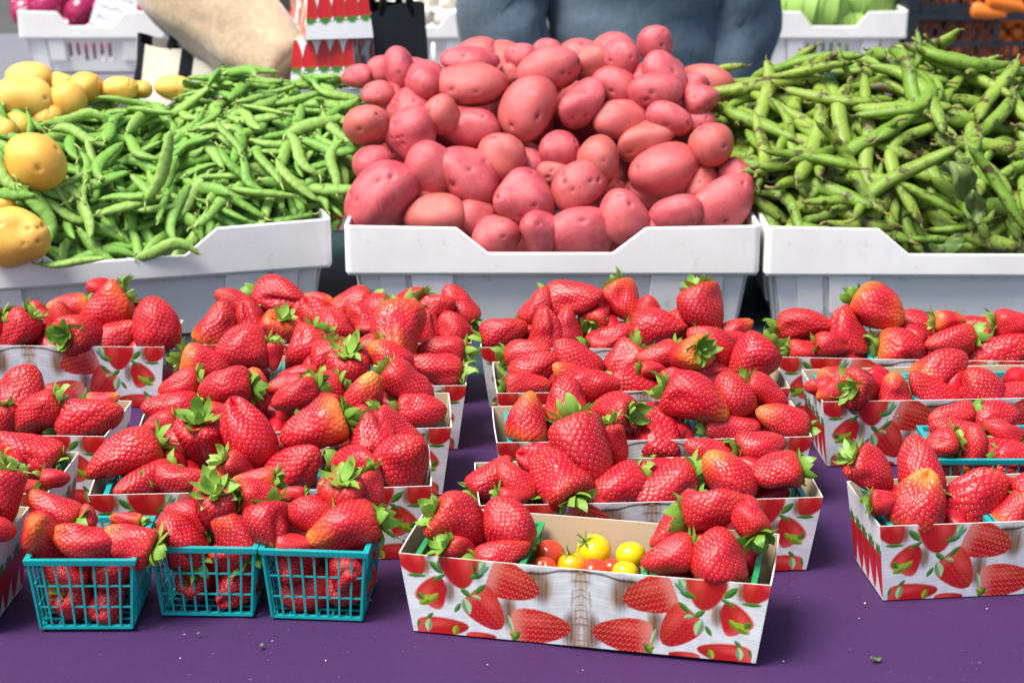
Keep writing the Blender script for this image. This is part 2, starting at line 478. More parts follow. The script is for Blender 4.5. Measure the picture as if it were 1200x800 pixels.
# ------------------------------------------------------------------ printed cardboard trays
TL_, TD_, TH_, TX_, TY_ = .36, .120, .0866, .0115, .0085
PRINT = [  # x, y, length, width, angle(deg, tip, y up), kind   in pixels of the left half of a front panel
    (690, 240, 290, 200, -22, 'big'), (840, 503, 330, 195, -4, 'big'), (520, 400, 255, 190, -52, 'mid'),
    (372, 150, 215, 205, -80, 'soft'), (97, 98, 160, 150, -60, 'soft'), (205, 275, 175, 165, 60, 'soft'),
    (250, 500, 290, 120, 0, 'soft'), (480, 562, 170, 60, 0, 'soft')]
LEAF = [  # x, y, length, width, angle, shade
    (230, 135, 110, 42, -45, 0), (245, 195, 90, 26, 25, 0), (470, 190, 95, 40, 10, 0), (515, 160, 90, 26, 38, 2), (505, 130, 60, 45, 60, 1),
    (400, 290, 85, 34, -40, 0), (485, 270, 95, 34, 38, 0), (400, 370, 105, 56, -72, 1), (345, 380, 70, 30, 55, 0), (462, 318, 60, 26, -20, 1),
    (160, 330, 110, 60, 25, 3), (125, 305, 60, 34, -50, 0), (205, 315, 70, 40, 40, 3), (110, 180, 120, 24, -5, 0),
    (162, 482, 80, 46, 80, 1), (172, 428, 60, 26, 40, 0), (325, 515, 60, 40, 70, 3), (100, 470, 50, 20, 75, 0),
    (660, 480, 110, 26, -75, 1), (690, 555, 70, 44, 50, 0), (672, 545, 50, 26, -20, 3)]

def panel_print(xm, vm, half):
    """xm: metres from centre, vm: metres up the panel -> linear rgb"""
    x = np.abs(xm); tt = 1 - vm / TH_
    hw = .18 - .0115 * tt
    frac = 1 - x / hw
    xl = 10 + 55 * tt
    PX = xl + frac * (1080 - xl)
    PY = (45 + (PX - 10) * .112) * (1 - tt) + (520 + (PX - 65) * .0985) * tt
    rp = np.random.default_rng(5)
    def nz(fx, fy, k):
        s = np.zeros_like(PX)
        for _ in range(k):
            a, b, c = rp.normal(0, fx), rp.normal(0, fy), rp.uniform(0, 6.28); s += np.sin(PX * a + PY * b + c)
        return s / math.sqrt(k)
    base = np.stack([.72 + 0 * PX, .74 + 0 * PX, .75 + 0 * PX], -1)
    base *= (1 + .07 * nz(.01, .25, 10) + .05 * nz(.05, .05, 8))[..., None]
    def over(col, m):
        m = np.clip(m, 0, 1)[..., None]; base[:] = base * (1 - m) + np.asarray(col) * m
    n1 = nz(.03, .03, 10); n2 = nz(.15, .02, 10)
    seam = smoothstep(1000, 1060, PX + 14 * n1) * smoothstep(1130, 1085, PX)
    over((.42, .25, .10), seam * (.45 + .25 * n2))
    over((.16, .075, .02), np.exp(-((PX - 1040 - 6 * n1) / 9) ** 2) * .55 * (n2 > -.3))
    over((.16, .075, .02), (np.abs(np.sin(PY * .075 + n1)) > .93) * seam * .6)
    # burnt shade at the right of each large berry
    for bx, by, rx, ry in ((850, 270, 60, 95), (1010, 520, 50, 110), (645, 410, 50, 100), (300, 280, 34, 70), (160, 120, 40, 60), (475, 130, 40, 60), (790, 195, 70, 40)):
        d = ((PX - bx) / rx) ** 2 + ((PY - by) / ry) ** 2
        over((.10, .035, .012), np.exp(-d ** 2 * 1.2) * (.85 + .15 * n2))
        over((.40, .20, .06), np.exp(-(((PX - bx - rx * .6) / rx) ** 2 + ((PY - by) / ry) ** 2) * 1.4) * .55 * (.7 + .3 * n2))
    over((.03, .015, .01), np.exp(-((PY - (168 + 10 * np.cos((PX - 760) / 160) + 4 * n1)) / 7) ** 2) * smoothstep(740, 780, PX) * .95)
    for cx, cy, L, W, ang, kind in PRINT:
        L, W = L * 1.10, W * 1.14
        a = math.radians(ang); dx = PX - cx; dy = -(PY - cy)
        p = (dx * math.cos(a) + dy * math.sin(a)) / L + .5; q = (-dx * math.sin(a) + dy * math.cos(a)) / W
        hwid = np.where((p > 0) & (p < 1), np.clip(np.interp(p, [0, .03, .10, .22, .38, .55, .72, .86, .95, 1], [.26, .40, .47, .50, .485, .43, .35, .25, .15, .0]), 0, 1), 0)
        soft = .02 if kind in ('big', 'mid') else .05
        m = smoothstep(-soft, soft, hwid - np.abs(q)) * ((p > 0) & (p < 1))
        col = np.stack([.66 - .22 * p + .10 * q, .012 + .014 * (q > 0) + 0 * p, .014 + 0 * p], -1)
        pale = smoothstep(.32, .02, p) * (.75 if kind == 'big' else .25)
        col = col * (1 - pale[..., None]) + np.array((.80, .30, .24)) * pale[..., None]
        if kind in ('big', 'mid'):
            sd = (np.sin(p * L / 4.6) * np.sin(q * W / 5.0 + (np.floor(p * L / 4.6 / math.pi) % 2) * 1.57)) > .66
            col = np.where(sd[..., None], col * (.35 if kind == 'big' else .8) + np.array((.85, .40, .22)) * (.6 if kind == 'big' else .16), col)
        hi = np.exp(-(((p - .38) / .22) ** 2 + ((q - .2) / .14) ** 2)); col = col + hi[..., None] * np.array((.16, .05, .05))
        mm = np.clip(m, 0, 1)[..., None]; base[:] = base * (1 - mm) + col * mm
    G = [(.055, .20, .02), (.30, .50, .24), (.10, .30, .16), (.24, .36, .02)]
    for cx, cy, L, W, ang, sh in LEAF:
        a = math.radians(ang); dx = PX - cx; dy = -(PY - cy)
        p = (dx * math.cos(a) + dy * math.sin(a)) / L + .5; q = (-dx * math.sin(a) + dy * math.cos(a)) / W
        wv = np.sin(np.clip(p, 0, 1) * math.pi) ** .7 * .5
        m = smoothstep(-.05, .08, wv - np.abs(q)) * ((p > 0) & (p < 1))
        col = np.array(G[sh])[None, None] * (1 + .35 * np.sign(q) * (np.abs(q) > .04) + .3 * (np.abs(q) < .05))[..., None]
        mm = np.clip(m, 0, 1)[..., None]; base[:] = base * (1 - mm) + col * mm
    return np.clip(base, 0, 1)

def end_print(xm, vm, half):
    rp = np.random.default_rng(8)
    base = np.stack([.72 + 0 * xm, .74 + 0 * xm, .75 + 0 * xm], -1)
    base *= (1 + .06 * np.sin(vm * 2600 + 3 * np.sin(xm * 90)) * np.sin(xm * 300 + 1))[..., None]
    for k in range(5):
        cx = -.046 + k * .0235 + rp.normal(0, .001); cz = .026 + rp.normal(0, .0015)
        p = (cz + .026 - vm) / .052; q = (xm - cx) / .027
        hw = np.interp(p, CTRL[2:, 0], CTRL[2:, 1], left=0, right=0)
        m = smoothstep(-.03, .04, hw - np.abs(q)) * ((p > 0) & (p < 1))
        col = np.stack([.58 - .16 * np.abs(q) * 2, .012 + .02 * (q < -.2), .02 + 0 * q], -1)
        base[:] = base * (1 - m[..., None]) + col * m[..., None]
        for a in (-.9, -.4, 0, .4, .9):
            ux, uz = math.sin(a), math.cos(a)
            dx = xm - cx; dz = vm - (cz + .022)
            pp = (dx * ux + dz * uz) / .015; qq = (dx * uz - dz * ux) / .005
            m = ((pp > 0) & (pp < 1) & (np.abs(qq) < .5 * np.sin(np.clip(pp, 0, 1) * math.pi)))
            base[m] = (.06, .20, .03)
    return np.clip(base, 0, 1)

def panel_mesh(name, wt, wb, ytop, ybot, h, nx, nz, fn, th=.0012):
    """panel facing -Y: top edge width wt at y=ytop, bottom edge width wb at y=ybot"""
    U, Vv = np.meshgrid(np.linspace(-.5, .5, nx), np.linspace(0, 1, nz))
    w = wb + (wt - wb) * Vv
    X = U * w; Y = ybot + (ytop - ybot) * Vv - (.0022 if wt > .2 else .0008) * np.cos(U * math.pi) * Vv; Z = .0006 + Vv * h
    v = np.stack([X, Y, Z], -1).reshape(-1, 3).tolist()
    col = fn(X, Vv * h, None).reshape(-1, 3)
    f = [(j * nx + i, j * nx + i + 1, (j + 1) * nx + i + 1, (j + 1) * nx + i) for j in range(nz - 1) for i in range(nx - 1)]
    fm = [0] * len(f)
    b = len(v); nb = 13; ks = np.linspace(0, nx - 1, nb).astype(int)
    lo = [int(k) for k in ks]; hi = [(nz - 1) * nx + int(k) for k in ks]
    for row in (lo, hi): v += [(v[k][0], v[k][1] + th, v[k][2]) for k in row]
    for row in (lo, hi): v += [v[k] for k in row]
    for k in range(nb - 1):
        f.append((b + k + 1, b + k, b + nb + k, b + nb + k + 1)); fm.append(1)
        f.append((b + 3 * nb + k, b + 3 * nb + k + 1, b + nb + k + 1, b + nb + k)); fm.append(2)
    f.append((b + 2 * nb, b + 3 * nb, b + nb, b)); fm.append(2); f.append((b + 4 * nb - 1, b + 3 * nb - 1, b + nb - 1, b + 2 * nb - 1)); fm.append(2)
    me = mesh_of(name, v, f, [M['print'], M['kraft'], M['edge']], False, fm)
    ca = me.color_attributes.new('print', 'FLOAT_COLOR', 'POINT')
    full = np.ones((len(v), 4), np.float32); full[:len(col), :3] = col
    ca.data.foreach_set('color', full.reshape(-1))
    return me
FRONT = panel_mesh('long_panel', TL_, TL_ - 2 * TX_, -TD_ / 2, -TD_ / 2 + TY_, TH_, 470, 116, panel_print)
SIDE = panel_mesh('end_panel', TD_, TD_ - 2 * TY_, -TL_ / 2, -TL_ / 2 + TX_, TH_, 110, 84, end_print)
bm_ = MB(); bm_.box(-TL_ / 2 + TX_ + .001, TL_ / 2 - TX_ - .001, -TD_ / 2 + TY_ + .0015, TD_ / 2 - TY_ - .0015, .0006, .002)
BASE = bm_.mesh('tray_base', M['kraft'])

def tray(loc, rotz, label, cat='tray', group='printed strawberry trays', tilt=0.0, flip=False):
    o = obj('cardboard_tray', None, loc=loc, rot=(math.pi if flip else tilt, 0, rotz))
    obj('long_panel', FRONT, o); obj('long_panel', FRONT, o, rot=(0, 0, math.pi))
    obj('end_panel', SIDE, o, rot=(0, 0, math.pi / 2)); obj('end_panel', SIDE, o, rot=(0, 0, -math.pi / 2))
    obj('tray_base', BASE, o)
    return tag(o, label, cat, group)

# ------------------------------------------------------------------ lattice baskets
BW, BB, BH = .108, .090, .078
def basket_meshes(mat):
    a, b = BW / 2 - .003, BB / 2
    m = MB(); n = 8; z1 = BH - .004
    for k in range(n + 1):
        u = k / n * 2 - 1
        m.bar((u * b, -b, .001), (u * a, -a, z1), .0020 if 0 < k < n else .0036, .0016, (0, 1, 0))
    for t in (.32, .64):
        w = b + (a - b) * t; m.bar((-w, -w + .0008, .001 + t * (z1 - .001)), (w, -w + .0008, .001 + t * (z1 - .001)), .0014, .0016, (0, 1, 0))
    m.bar((-b, -b, .0016), (b, -b, .0016), .0026, .0028, (0, 0, 1))
    side = m.mesh('lattice_side', mat)
    m = MB(); A = BW / 2
    for k in range(4):
        c, s = math.cos(k * math.pi / 2), math.sin(k * math.pi / 2)
        def rt(p): return (p[0] * c - p[1] * s, p[0] * s + p[1] * c, p[2])
        z0, z2 = BH - .0058, BH
        p = [(-A, -A, z0), (A, -A, z0), (A - .0045, -A + .0045, z0), (-A + .0045, -A + .0045, z0)]
        q = [(-A - .001, -A - .001, z2), (A + .001, -A - .001, z2), (A - .0045, -A + .0045, z2), (-A + .0045, -A + .0045, z2)]
        m.hexa([rt(x) for x in p + q])
    rim = m.mesh('rim', mat)
    m = MB()
    for k in range(7):
        u = (k / 6 * 2 - 1) * b * .95
        m.box(u - .0012, u + .0012, -b, b, .0004, .0018); m.box(-b, b, u - .0012, u + .0012, .0019, .0032)
    base = m.mesh('lattice_base', mat)
    return side, rim, base
BMESH = {'teal': basket_meshes(M['teal']), 'green': basket_meshes(M['green'])}
def basket(loc, rotz, col, label, group):
    s, r_, b = BMESH[col]
    o = obj('berry_basket', None, loc=loc, rot=(0, 0, rotz))
    for k in range(4): obj('lattice_side', s, o, rot=(0, 0, k * math.pi / 2))
    obj('rim', r_, o); obj('lattice_base', b, o)
    return tag(o, label, 'basket', group)

TRAYS = {  # x, y, rotation(deg), label for the tray, phrase naming it inside the labels of its berries
    'T0': (.078, 1.629, -11.6, 'front printed tray holding strawberries and cherry tomatoes', 'the tomato tray'),
    'M1': (.142, 1.794, 3.6, 'printed strawberry tray directly behind the tomato tray', 'tray right behind the tomato tray'),
    'M2': (.159, 1.972, 3.1, 'printed strawberry tray second behind the tomato tray', 'second tray behind the tomato tray'),
    'M3': (.158, 2.138, 3.1, 'printed strawberry tray third behind the tomato tray', 'third tray behind the tomato tray'),
    'M4': (.140, 2.303, -1.4, 'printed strawberry tray next to the red potato crate', 'tray next to the potato crate'),
    'L1': (-.269, 1.823, 4.0, 'printed strawberry tray directly behind the three teal baskets', 'tray right behind the teal baskets'),
    'L2': (-.253, 2.000, 3.4, 'printed strawberry tray second behind the three teal baskets', 'second tray behind the teal baskets'),
    'L3': (-.238, 2.152, 1.6, 'printed strawberry tray third behind the three teal baskets', 'third tray behind the teal baskets'),
    'L4': (-.235, 2.322, 1.4, 'printed strawberry tray at the right end of the pea crate', 'tray at the pea crate\'s right end'),
    'A1': (-.634, 2.316, -2.4, 'printed strawberry tray at the left edge beside the pea crate', 'tray at left edge beside pea crate'),
    'A2': (-.640, 1.992, -3.3, 'second printed strawberry tray from the pea crate at the left edge', 'left-edge tray second from pea crate'),
    'A3': (-.665, 1.823, -3.1, 'third printed strawberry tray from the pea crate at the left edge', 'left-edge tray third from pea crate'),
    'A4': (-.682, 1.672, -3.9, 'printed strawberry tray beside the leftmost teal basket', 'tray beside the leftmost teal basket'),
    'R1': (.543, 1.748, 5.9, 'nearest printed strawberry tray at the right edge', 'nearest tray at the right edge'),
    'R2': (.549, 2.109, 3.5, 'middle printed strawberry tray at the right edge', 'middle tray at the right edge'),
    'R3': (.527, 2.258, -3.1, 'printed strawberry tray at the right edge by the bean crate', 'right-edge tray by the bean crate'),
}
BASKETS = {
    'B1': (-.422, 1.661, 0.3, 'leftmost of the three front teal lattice baskets of strawberries', 'the leftmost teal basket'),
    'B2': (-.305, 1.690, -1.9, 'middle of the three front teal lattice baskets of strawberries', 'the middle front teal basket'),
    'B3': (-.192, 1.682, -4.5, 'rightmost of the three front teal lattice baskets, beside tomato tray', 'teal basket nearest the tomato tray'),
    'B4': (.528, 1.925, 0.0, 'teal basket without a tray, left of two behind the nearest right-edge tray', 'left loose teal basket behind nearest right-edge tray'),
    'B5': (.640, 1.928, 2.0, 'teal basket without a tray, cut by the right edge', 'loose teal basket cut by right edge'),
}
POSE = {}
for k, (x, y, a, lab, ph) in TRAYS.items():
    tray((x, y, 0), R(a), lab)
    POSE[k] = (x, y, R(a), TL_, TD_, TH_)
    for i in (-1, 0, 1):
        if k == 'T0' and i == 0: continue
        d = .1115 * i
        basket((x + d * math.cos(R(a)), y + d * math.sin(R(a)), .0035), R(a) + R(random.uniform(-1, 1)), 'green' if k == 'T0' else 'teal',
               '%s lattice basket at the %s of %s' % ('green' if k == 'T0' else 'teal', ('left', 'centre', 'right')[i + 1], ph), 'lattice baskets inside the trays')
for k, (x, y, a, lab, ph) in BASKETS.items():
    basket((x, y, .001), R(a), 'teal', lab, 'loose teal baskets')
    POSE[k] = (x, y, R(a), BW, BW, BH)

# ------------------------------------------------------------------ strawberries: container | x y length width tip-angle tilt-to-viewer [o=orange t=orange tip s=orange shoulder]
DATA = """
A1 18 392 58 42 230 0|43 372 36 30 90 40|78 359 42 30 180 20 o|46 388 52 46 80 10 s|120 362 62 50 215 5 s|118 341 32 30 150 30|98 390 52 50 10 -65|138 395 62 40 30 0|182 378 60 52 100 10|166 370 36 34 90 30|68 372 36 30 80 30|-22 385 55 46 200 0
A2 24 456 62 56 60 0|69 469 44 34 120 20|42 488 64 44 215 0|108 491 76 54 15 10|122 467 38 22 10 0 o|3 498 44 42 270 0|-28 470 55 48 30 0
A3 32 527 74 58 150 0|32 570 62 30 0 0 t|66 560 32 26 0 0|0 567 50 42 240 0|-40 540 55 48 60 0
A4 5 585 62 52 270 10|2 622 34 32 0 0 s|-30 600 55 48 30 0|-60 580 55 46 120 0
B1 61 592 66 40 150 0 t|51 627 62 54 90 65 t|97 632 78 46 165 10 t|150 633 60 46 160 0 t|147 609 48 22 170 0 o|101 603 26 24 90 0
B2 210 629 64 50 125 10|219 606 72 34 160 0|270 625 64 50 125 10 t|255 597 54 52 270 -50|251 572 42 42 100 10 t|297 563 52 30 180 0 o|306 582 46 46 0 -20|317 619 54 54 280 15
B3 400 622 84 50 195 10 t|360 605 54 44 170 0|402 588 54 52 270 -35|435 578 48 40 290 10|342 580 30 20 180 0 t|347 636 44 30 0 0
L1 143 538 84 58 205 15|166 566 62 44 200 40|216 559 64 38 0 10|237 526 66 62 270 -35|190 522 58 42 190 0|287 507 76 60 110 10|280 553 46 38 320 -25|366 502 76 54 200 5 s|349 549 68 60 45 30|429 508 58 52 110 -25|469 504 64 40 330 0|478 540 60 60 60 20|420 546 60 38 0 40|332 521 38 24 20 0
L2 198 477 64 38 180 10|186 499 44 28 200 0|209 452 46 36 195 10|263 456 60 44 185 5|302 461 60 48 100 10 t|261 482 38 24 0 0 o|345 465 54 38 200 10|333 453 50 26 190 0|428 467 64 50 70 30 o|480 451 64 44 325 0|496 482 54 42 5 0|368 461 62 42 200 10|376 474 46 30 20 0
L3 244 428 58 42 345 0 s|282 413 58 50 190 15|321 418 32 22 270 0|357 413 58 48 240 10|349 441 54 28 180 0|423 407 40 26 200 10|410 438 54 50 270 -45|457 423 62 46 140 10 t|470 392 58 58 270 45 o|515 411 52 36 180 10|509 430 58 40 165 10|398 408 38 24 170 0|384 427 48 50 250 10
L4 254 378 54 50 70 5 s|273 354 46 28 150 10|294 372 44 40 110 5|331 350 58 44 350 20|322 390 40 40 240 -25 o|371 353 36 22 160 0 o|373 377 56 48 120 10|356 366 36 36 90 20|408 360 54 38 195 10 t|441 358 36 34 160 -45|424 377 50 42 125 0|434 386 38 22 175 0|390 383 48 46 110 10|480 350 36 26 180 -45|511 360 46 34 20 10|536 357 52 36 120 0|529 385 42 38 110 10|501 381 38 36 90 10|474 366 42 28 20 10
M4 593 390 52 40 20 10|630 357 46 36 60 10|637 385 48 40 90 10|675 348 64 40 5 20|668 381 44 30 95 0|705 367 46 42 50 -50|733 355 48 42 300 15 o|719 395 62 36 25 0|772 388 56 48 10 15|759 361 30 28 90 0|796 382 40 40 100 0|828 363 56 54 290 10|860 389 50 32 30 0 o|830 391 26 20 0 0 o|864 401 38 28 0 0
M3 620 414 54 32 10 20|629 432 58 42 30 10|674 420 60 40 140 10|672 441 54 36 150 10 o|728 428 56 44 225 5|620 453 52 34 5 0|745 455 62 54 150 30|768 416 48 36 190 10|803 416 50 46 200 -60 o|830 406 60 40 140 5|879 425 60 52 225 10|838 436 44 34 0 10|766 434 30 24 0 0|791 444 40 30 170 0
M2 621 487 56 54 88 5 o|665 467 54 50 90 -15 s|698 457 58 38 10 0|716 483 46 44 180 -35|817 474 78 54 335 5 t|856 461 52 48 110 10|899 462 54 40 330 0|914 494 62 44 155 10 t|860 500 60 40 0 10|772 506 68 60 80 -30
M1 688 531 84 68 292 15|714 526 54 44 280 0|577 556 58 48 45 0|603 563 56 38 130 0|650 558 66 60 130 -35|634 541 52 48 160 10|603 582 34 24 0 0|719 571 64 50 200 20|774 570 72 56 200 20|848 558 68 60 125 10 t|832 530 66 38 160 10|893 522 56 40 10 0|906 554 58 52 190 5|694 590 40 30 0 10
T0 538 616 66 58 330 -15|593 611 62 58 120 10|591 648 66 38 20 0|540 651 44 32 320 -30|795 614 72 54 215 15|840 594 68 50 15 20|782 652 62 44 195 0|845 650 64 60 97 -8|880 604 46 42 110 -30
R3 945 384 66 38 0 15|947 410 50 26 0 0|994 387 58 46 100 5|1031 364 56 52 330 20 o|1058 413 56 50 350 5 s|1072 379 50 38 160 10|1114 376 36 24 0 0 o|1111 400 56 38 190 15|1153 382 54 34 10 10|1153 402 38 42 70 10|1176 418 78 58 30 20|1190 380 48 38 0 0|975 405 40 30 0 0
R2 958 453 32 24 180 0|980 445 46 34 160 0 o|1011 454 52 48 0 -55|1047 458 44 40 90 10 o|972 461 32 26 200 0 o|1091 458 64 44 140 10|1145 458 56 50 110 5|1105 434 64 46 35 5 s|1186 466 50 36 30 0
B4 1113 488 60 32 190 10|1118 507 60 38 160 0|1100 520 40 34 200 0|1140 520 44 40 90 20
B5 1169 491 50 42 20 10|1173 507 48 28 150 0|1160 533 72 46 10 10 s|1196 533 52 36 0 10
R1 1022 554 58 50 320 -5|1078 543 66 48 100 -20|1080 588 68 66 80 10 o|1152 584 72 70 50 15|1194 594 54 46 60 10 o|1038 588 34 28 0 0|1225 570 60 54 40 0
"""
berries = []
for line in DATA.strip().splitlines():
    c, rest = line.split(' ', 1)
    X, Y, ph, L_, D_, H_ = POSE[c]
    for item in rest.split('|'):
        q = item.split(); px, py, L, W, ang, tilt = map(float, q[:6]); fl = q[6] if len(q) > 6 else ''
        best = None
        for v in np.linspace(-.5, .5, 41):
            vv = v * (D_ - .034) * (1.0 if D_ > .11 else 1.0)
            yy = Y + vv + (px - 600) / FPX * 0
            p = at(px, py, Y=yy)
            # follow the container's rotation
            yy = Y + vv + (p.x - X) * math.tan(ph); p = at(px, py, Y=yy)
            rad = (L + W) / 4 * depth_of(p) / FPX
            want = H_ + rad * .30 + .030 * (1 - (2 * v) ** 2)
            e = abs(p.z - want)
            if best is None or e < best[0]: best = (e, p, rad)
        berries.append(dict(c=c, px=px, py=py, L=L, W=W, ang=ang, tilt=tilt, fl=fl, p=best[1], r=best[2]))
# ease overlapping berries apart, mostly along the line of sight so that they stay where the eye finds them
cpos = Vector((0, 0, CAMZ))
for it in range(40):
    for i in range(len(berries)):
        A = berries[i]
        for j in range(i + 1, len(berries)):
            Bq = berries[j]; d = A['p'] - Bq['p']
            need = (A['r'] + Bq['r']) * .80
            if abs(d.y) > need or d.length >= need: continue
            push = (need - d.length) * .25
            f, b = (A, Bq) if A['py'] > Bq['py'] else (Bq, A)
            rf = (f['p'] - cpos).normalized(); rb = (b['p'] - cpos).normalized()
            f['p'] = f['p'] - rf * push * .6; b['p'] = b['p'] + rb * push * .6
    for A in berries:
        X, Y, ph, L_, D_, H_ = POSE[A['c']]
        yc = Y + (A['p'].x - X) * math.tan(ph); lo, hi = yc - D_ / 2 + min(.045, A['r'] * 1.12), yc + D_ / 2 - .004
        y = min(max(A['p'].y, lo), hi)
        if abs(y - A['p'].y) > 1e-6: A['p'] = at(A['px'], A['py'], Y=y)

PHR = {k: v[4] for k, v in TRAYS.items()}; PHR.update({k: v[4] for k, v in BASKETS.items()})
def place_berry(p, L, W, direction, fl, label, idx, calyx=True, group='strawberries', small=False):
    me = BERRY[idx % len(BERRY)]
    o = obj('strawberry', me, loc=p, rot=axis_quat(direction, random.uniform(0, 6.28)), scale=(W / .84, W / .84 * random.uniform(.9, 1.0), L))
    u = random.uniform
    o.color = (u(.6, .85) if fl in 'ot' and fl else u(0, .16), u(.5, .8) if fl in 'os' and fl else u(0, .18), u(.1, .9), 1)
    tag(o, label, 'strawberry', group)
    if calyx:
        k = obj('calyx', CALYX[idx % len(CALYX)], o, rot=(0, 0, u(0, 6.28)))
        s = min(1.3, max(.85, .048 / W)); k.scale = (.72, .72, .9) if small else (s, s, 1)
    return o

for c in {b['c'] for b in berries}:
    mem = [b for b in berries if b['c'] == c]
    ys = sorted(b['py'] for b in mem); n = len(ys)
    rows = 2 if n > 4 else 1
    if n > 10: rows = 3
    cuts = [ys[int(n * (k + 1) / rows)] if k < rows - 1 else 1e9 for k in range(rows)]
    for b in mem: b['row'] = next(k for k in range(rows) if b['py'] < cuts[k])
    names = {1: [''], 2: ['back row', 'front row'], 3: ['back row', 'middle row', 'front row']}[rows]
    for k in range(rows):
        rr = sorted([b for b in mem if b['row'] == k], key=lambda b: b['px'])
        for i, b in enumerate(rr):
            adj = 'orange-tinged' if b['fl'] == 'o' else 'orange-tipped' if b['fl'] == 't' else 'leafy-crowned' if b['tilt'] < -20 else 'large' if b['L'] > 66 else 'small' if b['L'] < 36 else 'red'
            b['label'] = '%s strawberry, %s from left%s, %s' % (adj, ORD[i], (' in ' + names[k]) if names[k] else '', b_ph if (b_ph := PHR[c]) else '')
for i, b in enumerate(berries):
    a, t_ = R(b['ang']), R(b['tilt'])
    d = (RIGHT * math.cos(a) + UP * math.sin(a)) * math.cos(t_) + TOW * math.sin(t_)
    s = depth_of(b['p']) / FPX
    fore = max(.75, math.cos(t_))
    idx = random.randrange(16) if b['L'] / b['W'] < 1.35 else random.choice([0, 1, 2, 5, 8, 10])
    place_berry(b['p'], min(b['L'] * s / fore * 1.06, b['W'] * s * 1.75), b['W'] * s * 1.10, d, b['fl'], b['label'], idx)

# berries seen through the lattice of the free-standing baskets
for c in ('B1', 'B2', 'B3', 'B4', 'B5'):
    X, Y, ph, *_ = POSE[c]; n = 0
    for layer, z in enumerate((.021, .052)):
        sp = .021 if layer == 0 else .024
        for sy in (-1, 1):
            for sx in (-1, 1):
                lx, ly = sx * sp + random.uniform(-.003, .003), sy * sp + random.uniform(-.002, .002)
                p = Vector((X + lx * math.cos(ph) - ly * math.sin(ph), Y + lx * math.sin(ph) + ly * math.cos(ph), z + random.uniform(-.002, .003)))
                d = Vector((random.uniform(-1, 1), random.uniform(-1, 1), random.uniform(-.7, .7))).normalized()
                w = random.uniform(.041, .046)
                place_berry(p, w * 1.18, w, d, random.choice(['', '', 't']),
                            'strawberry behind the lattice, %s %s %s of %s' % (('bottom', 'upper')[layer], ('near', 'far')[sy > 0], ('left', 'right')[sx > 0], PHR[c]),
                            random.randrange(12), calyx=(layer == 0 and sy < 0), small=True, group='strawberries inside the loose baskets')

# the rest of the fruit that fills the trays: one mass (beyond the 300 that show largest)
LOW = [berry_raw(np.random.default_rng(300 + i), 26, 16, 60, 'plain') for i in range(3)]
vs, fs, ax, dm = [], [], [], []; nv = 0
for k in TRAYS:
    X, Y, ph, L_, D_, H_ = POSE[k]
    for bx in (-1, 0, 1):
        if k == 'T0' and bx == 0: continue
        for lx, ly, z in ((-.025, -.023, .068), (.025, -.024, .070), (-.023, .025, .076), (.025, .023, .074), (0, 0, .086)):
            lx2 = bx * .1115 + lx + random.uniform(-.004, .004); ly2 = ly + random.uniform(-.003, .003)
            p = np.array((X + lx2 * math.cos(ph) - ly2 * math.sin(ph), Y + lx2 * math.sin(ph) + ly2 * math.cos(ph), z))
            V, f, A, dd, *_r = random.choice(LOW); w = random.uniform(.040, .046)
            q = axis_quat(Vector((random.uniform(-1, 1), random.uniform(-1, 1), random.uniform(-.5, .8))).normalized(), random.uniform(0, 6))
            Mx = np.array(q.to_matrix())
            vs.append((V * np.array((w / .84, w / .84, w * 1.15))) @ Mx.T + p)
            fs += [tuple(i + nv for i in t4) for t4 in f]; nv += len(V); ax.append(A); dm.append(dd)
me = mesh_of('strawberry_fill', np.concatenate(vs), fs, [M['berry']])
fattr(me, 'axis', np.concatenate(ax)); fattr(me, 'dim', np.concatenate(dm))
o = obj('strawberry_fill', me); o.color = (.1, .1, .5, 1)
tag(o, 'strawberries buried below the top layer in the printed trays', 'strawberries', kind='stuff')

# ------------------------------------------------------------------ tomatoes
def mat_tomato(name, c):
    t = NT(name); return t.set(t.mix(t.noise(30), c, tuple(x * .85 for x in c)), .16, .5)
TOM = {'red': mat_tomato('red_tomato', (.62, .055, .015)), 'yellow': mat_tomato('yellow_tomato', (.80, .52, .006)), 'amber': mat_tomato('amber_tomato', (.80, .38, .005))}
def tomato_mesh(col):
    nu, nv = 32, 20; v = []
    for j in range(nv):
        a = math.pi * j / (nv - 1)
        for i in range(nu):
            th = 2 * math.pi * i / nu; r_ = math.sin(a) * (1 + .015 * math.cos(5 * th)); z = math.cos(a) * .92
            z -= .16 * math.exp(-(math.sin(a) / .3) ** 2) if a < 1.5 else 0
            v.append((r_ * math.cos(th), r_ * math.sin(th), z))
    f = [(j * nu + (i + 1) % nu, j * nu + i, (j + 1) * nu + i, (j + 1) * nu + (i + 1) % nu) for j in range(nv - 1) for i in range(nu)]
    return mesh_of('tomato', v, f, TOM[col])
TM = {k: tomato_mesh(k) for k in TOM}
m = MB()
for k in range(5):
    th = k * 1.257; c = Vector((math.cos(th), math.sin(th), 0)); s = Vector((-c.y, c.x, 0))
    ps = [Vector((0, 0, .8)), c * .3 + Vector((0, 0, .90)), c * .55 + Vector((0, 0, .98)), c * .75 + Vector((0, 0, 1.12))]
    w = [.06, .09, .05, .005]
    vv = []
    for p, q in zip(ps, w): vv += [p + s * q, p - s * q]
    m.add(vv, [(0, 1, 3, 2), (2, 3, 5, 4), (4, 5, 7, 6)])
m.tube([(0, 0, .78), (.05, 0, 1.1), (.0, .05, 1.5)], [.06, .05, .06], 6)
TCAL = m.mesh('calyx', M['leafgrey'], True)
X, Y, ph, *_ = POSE['T0']
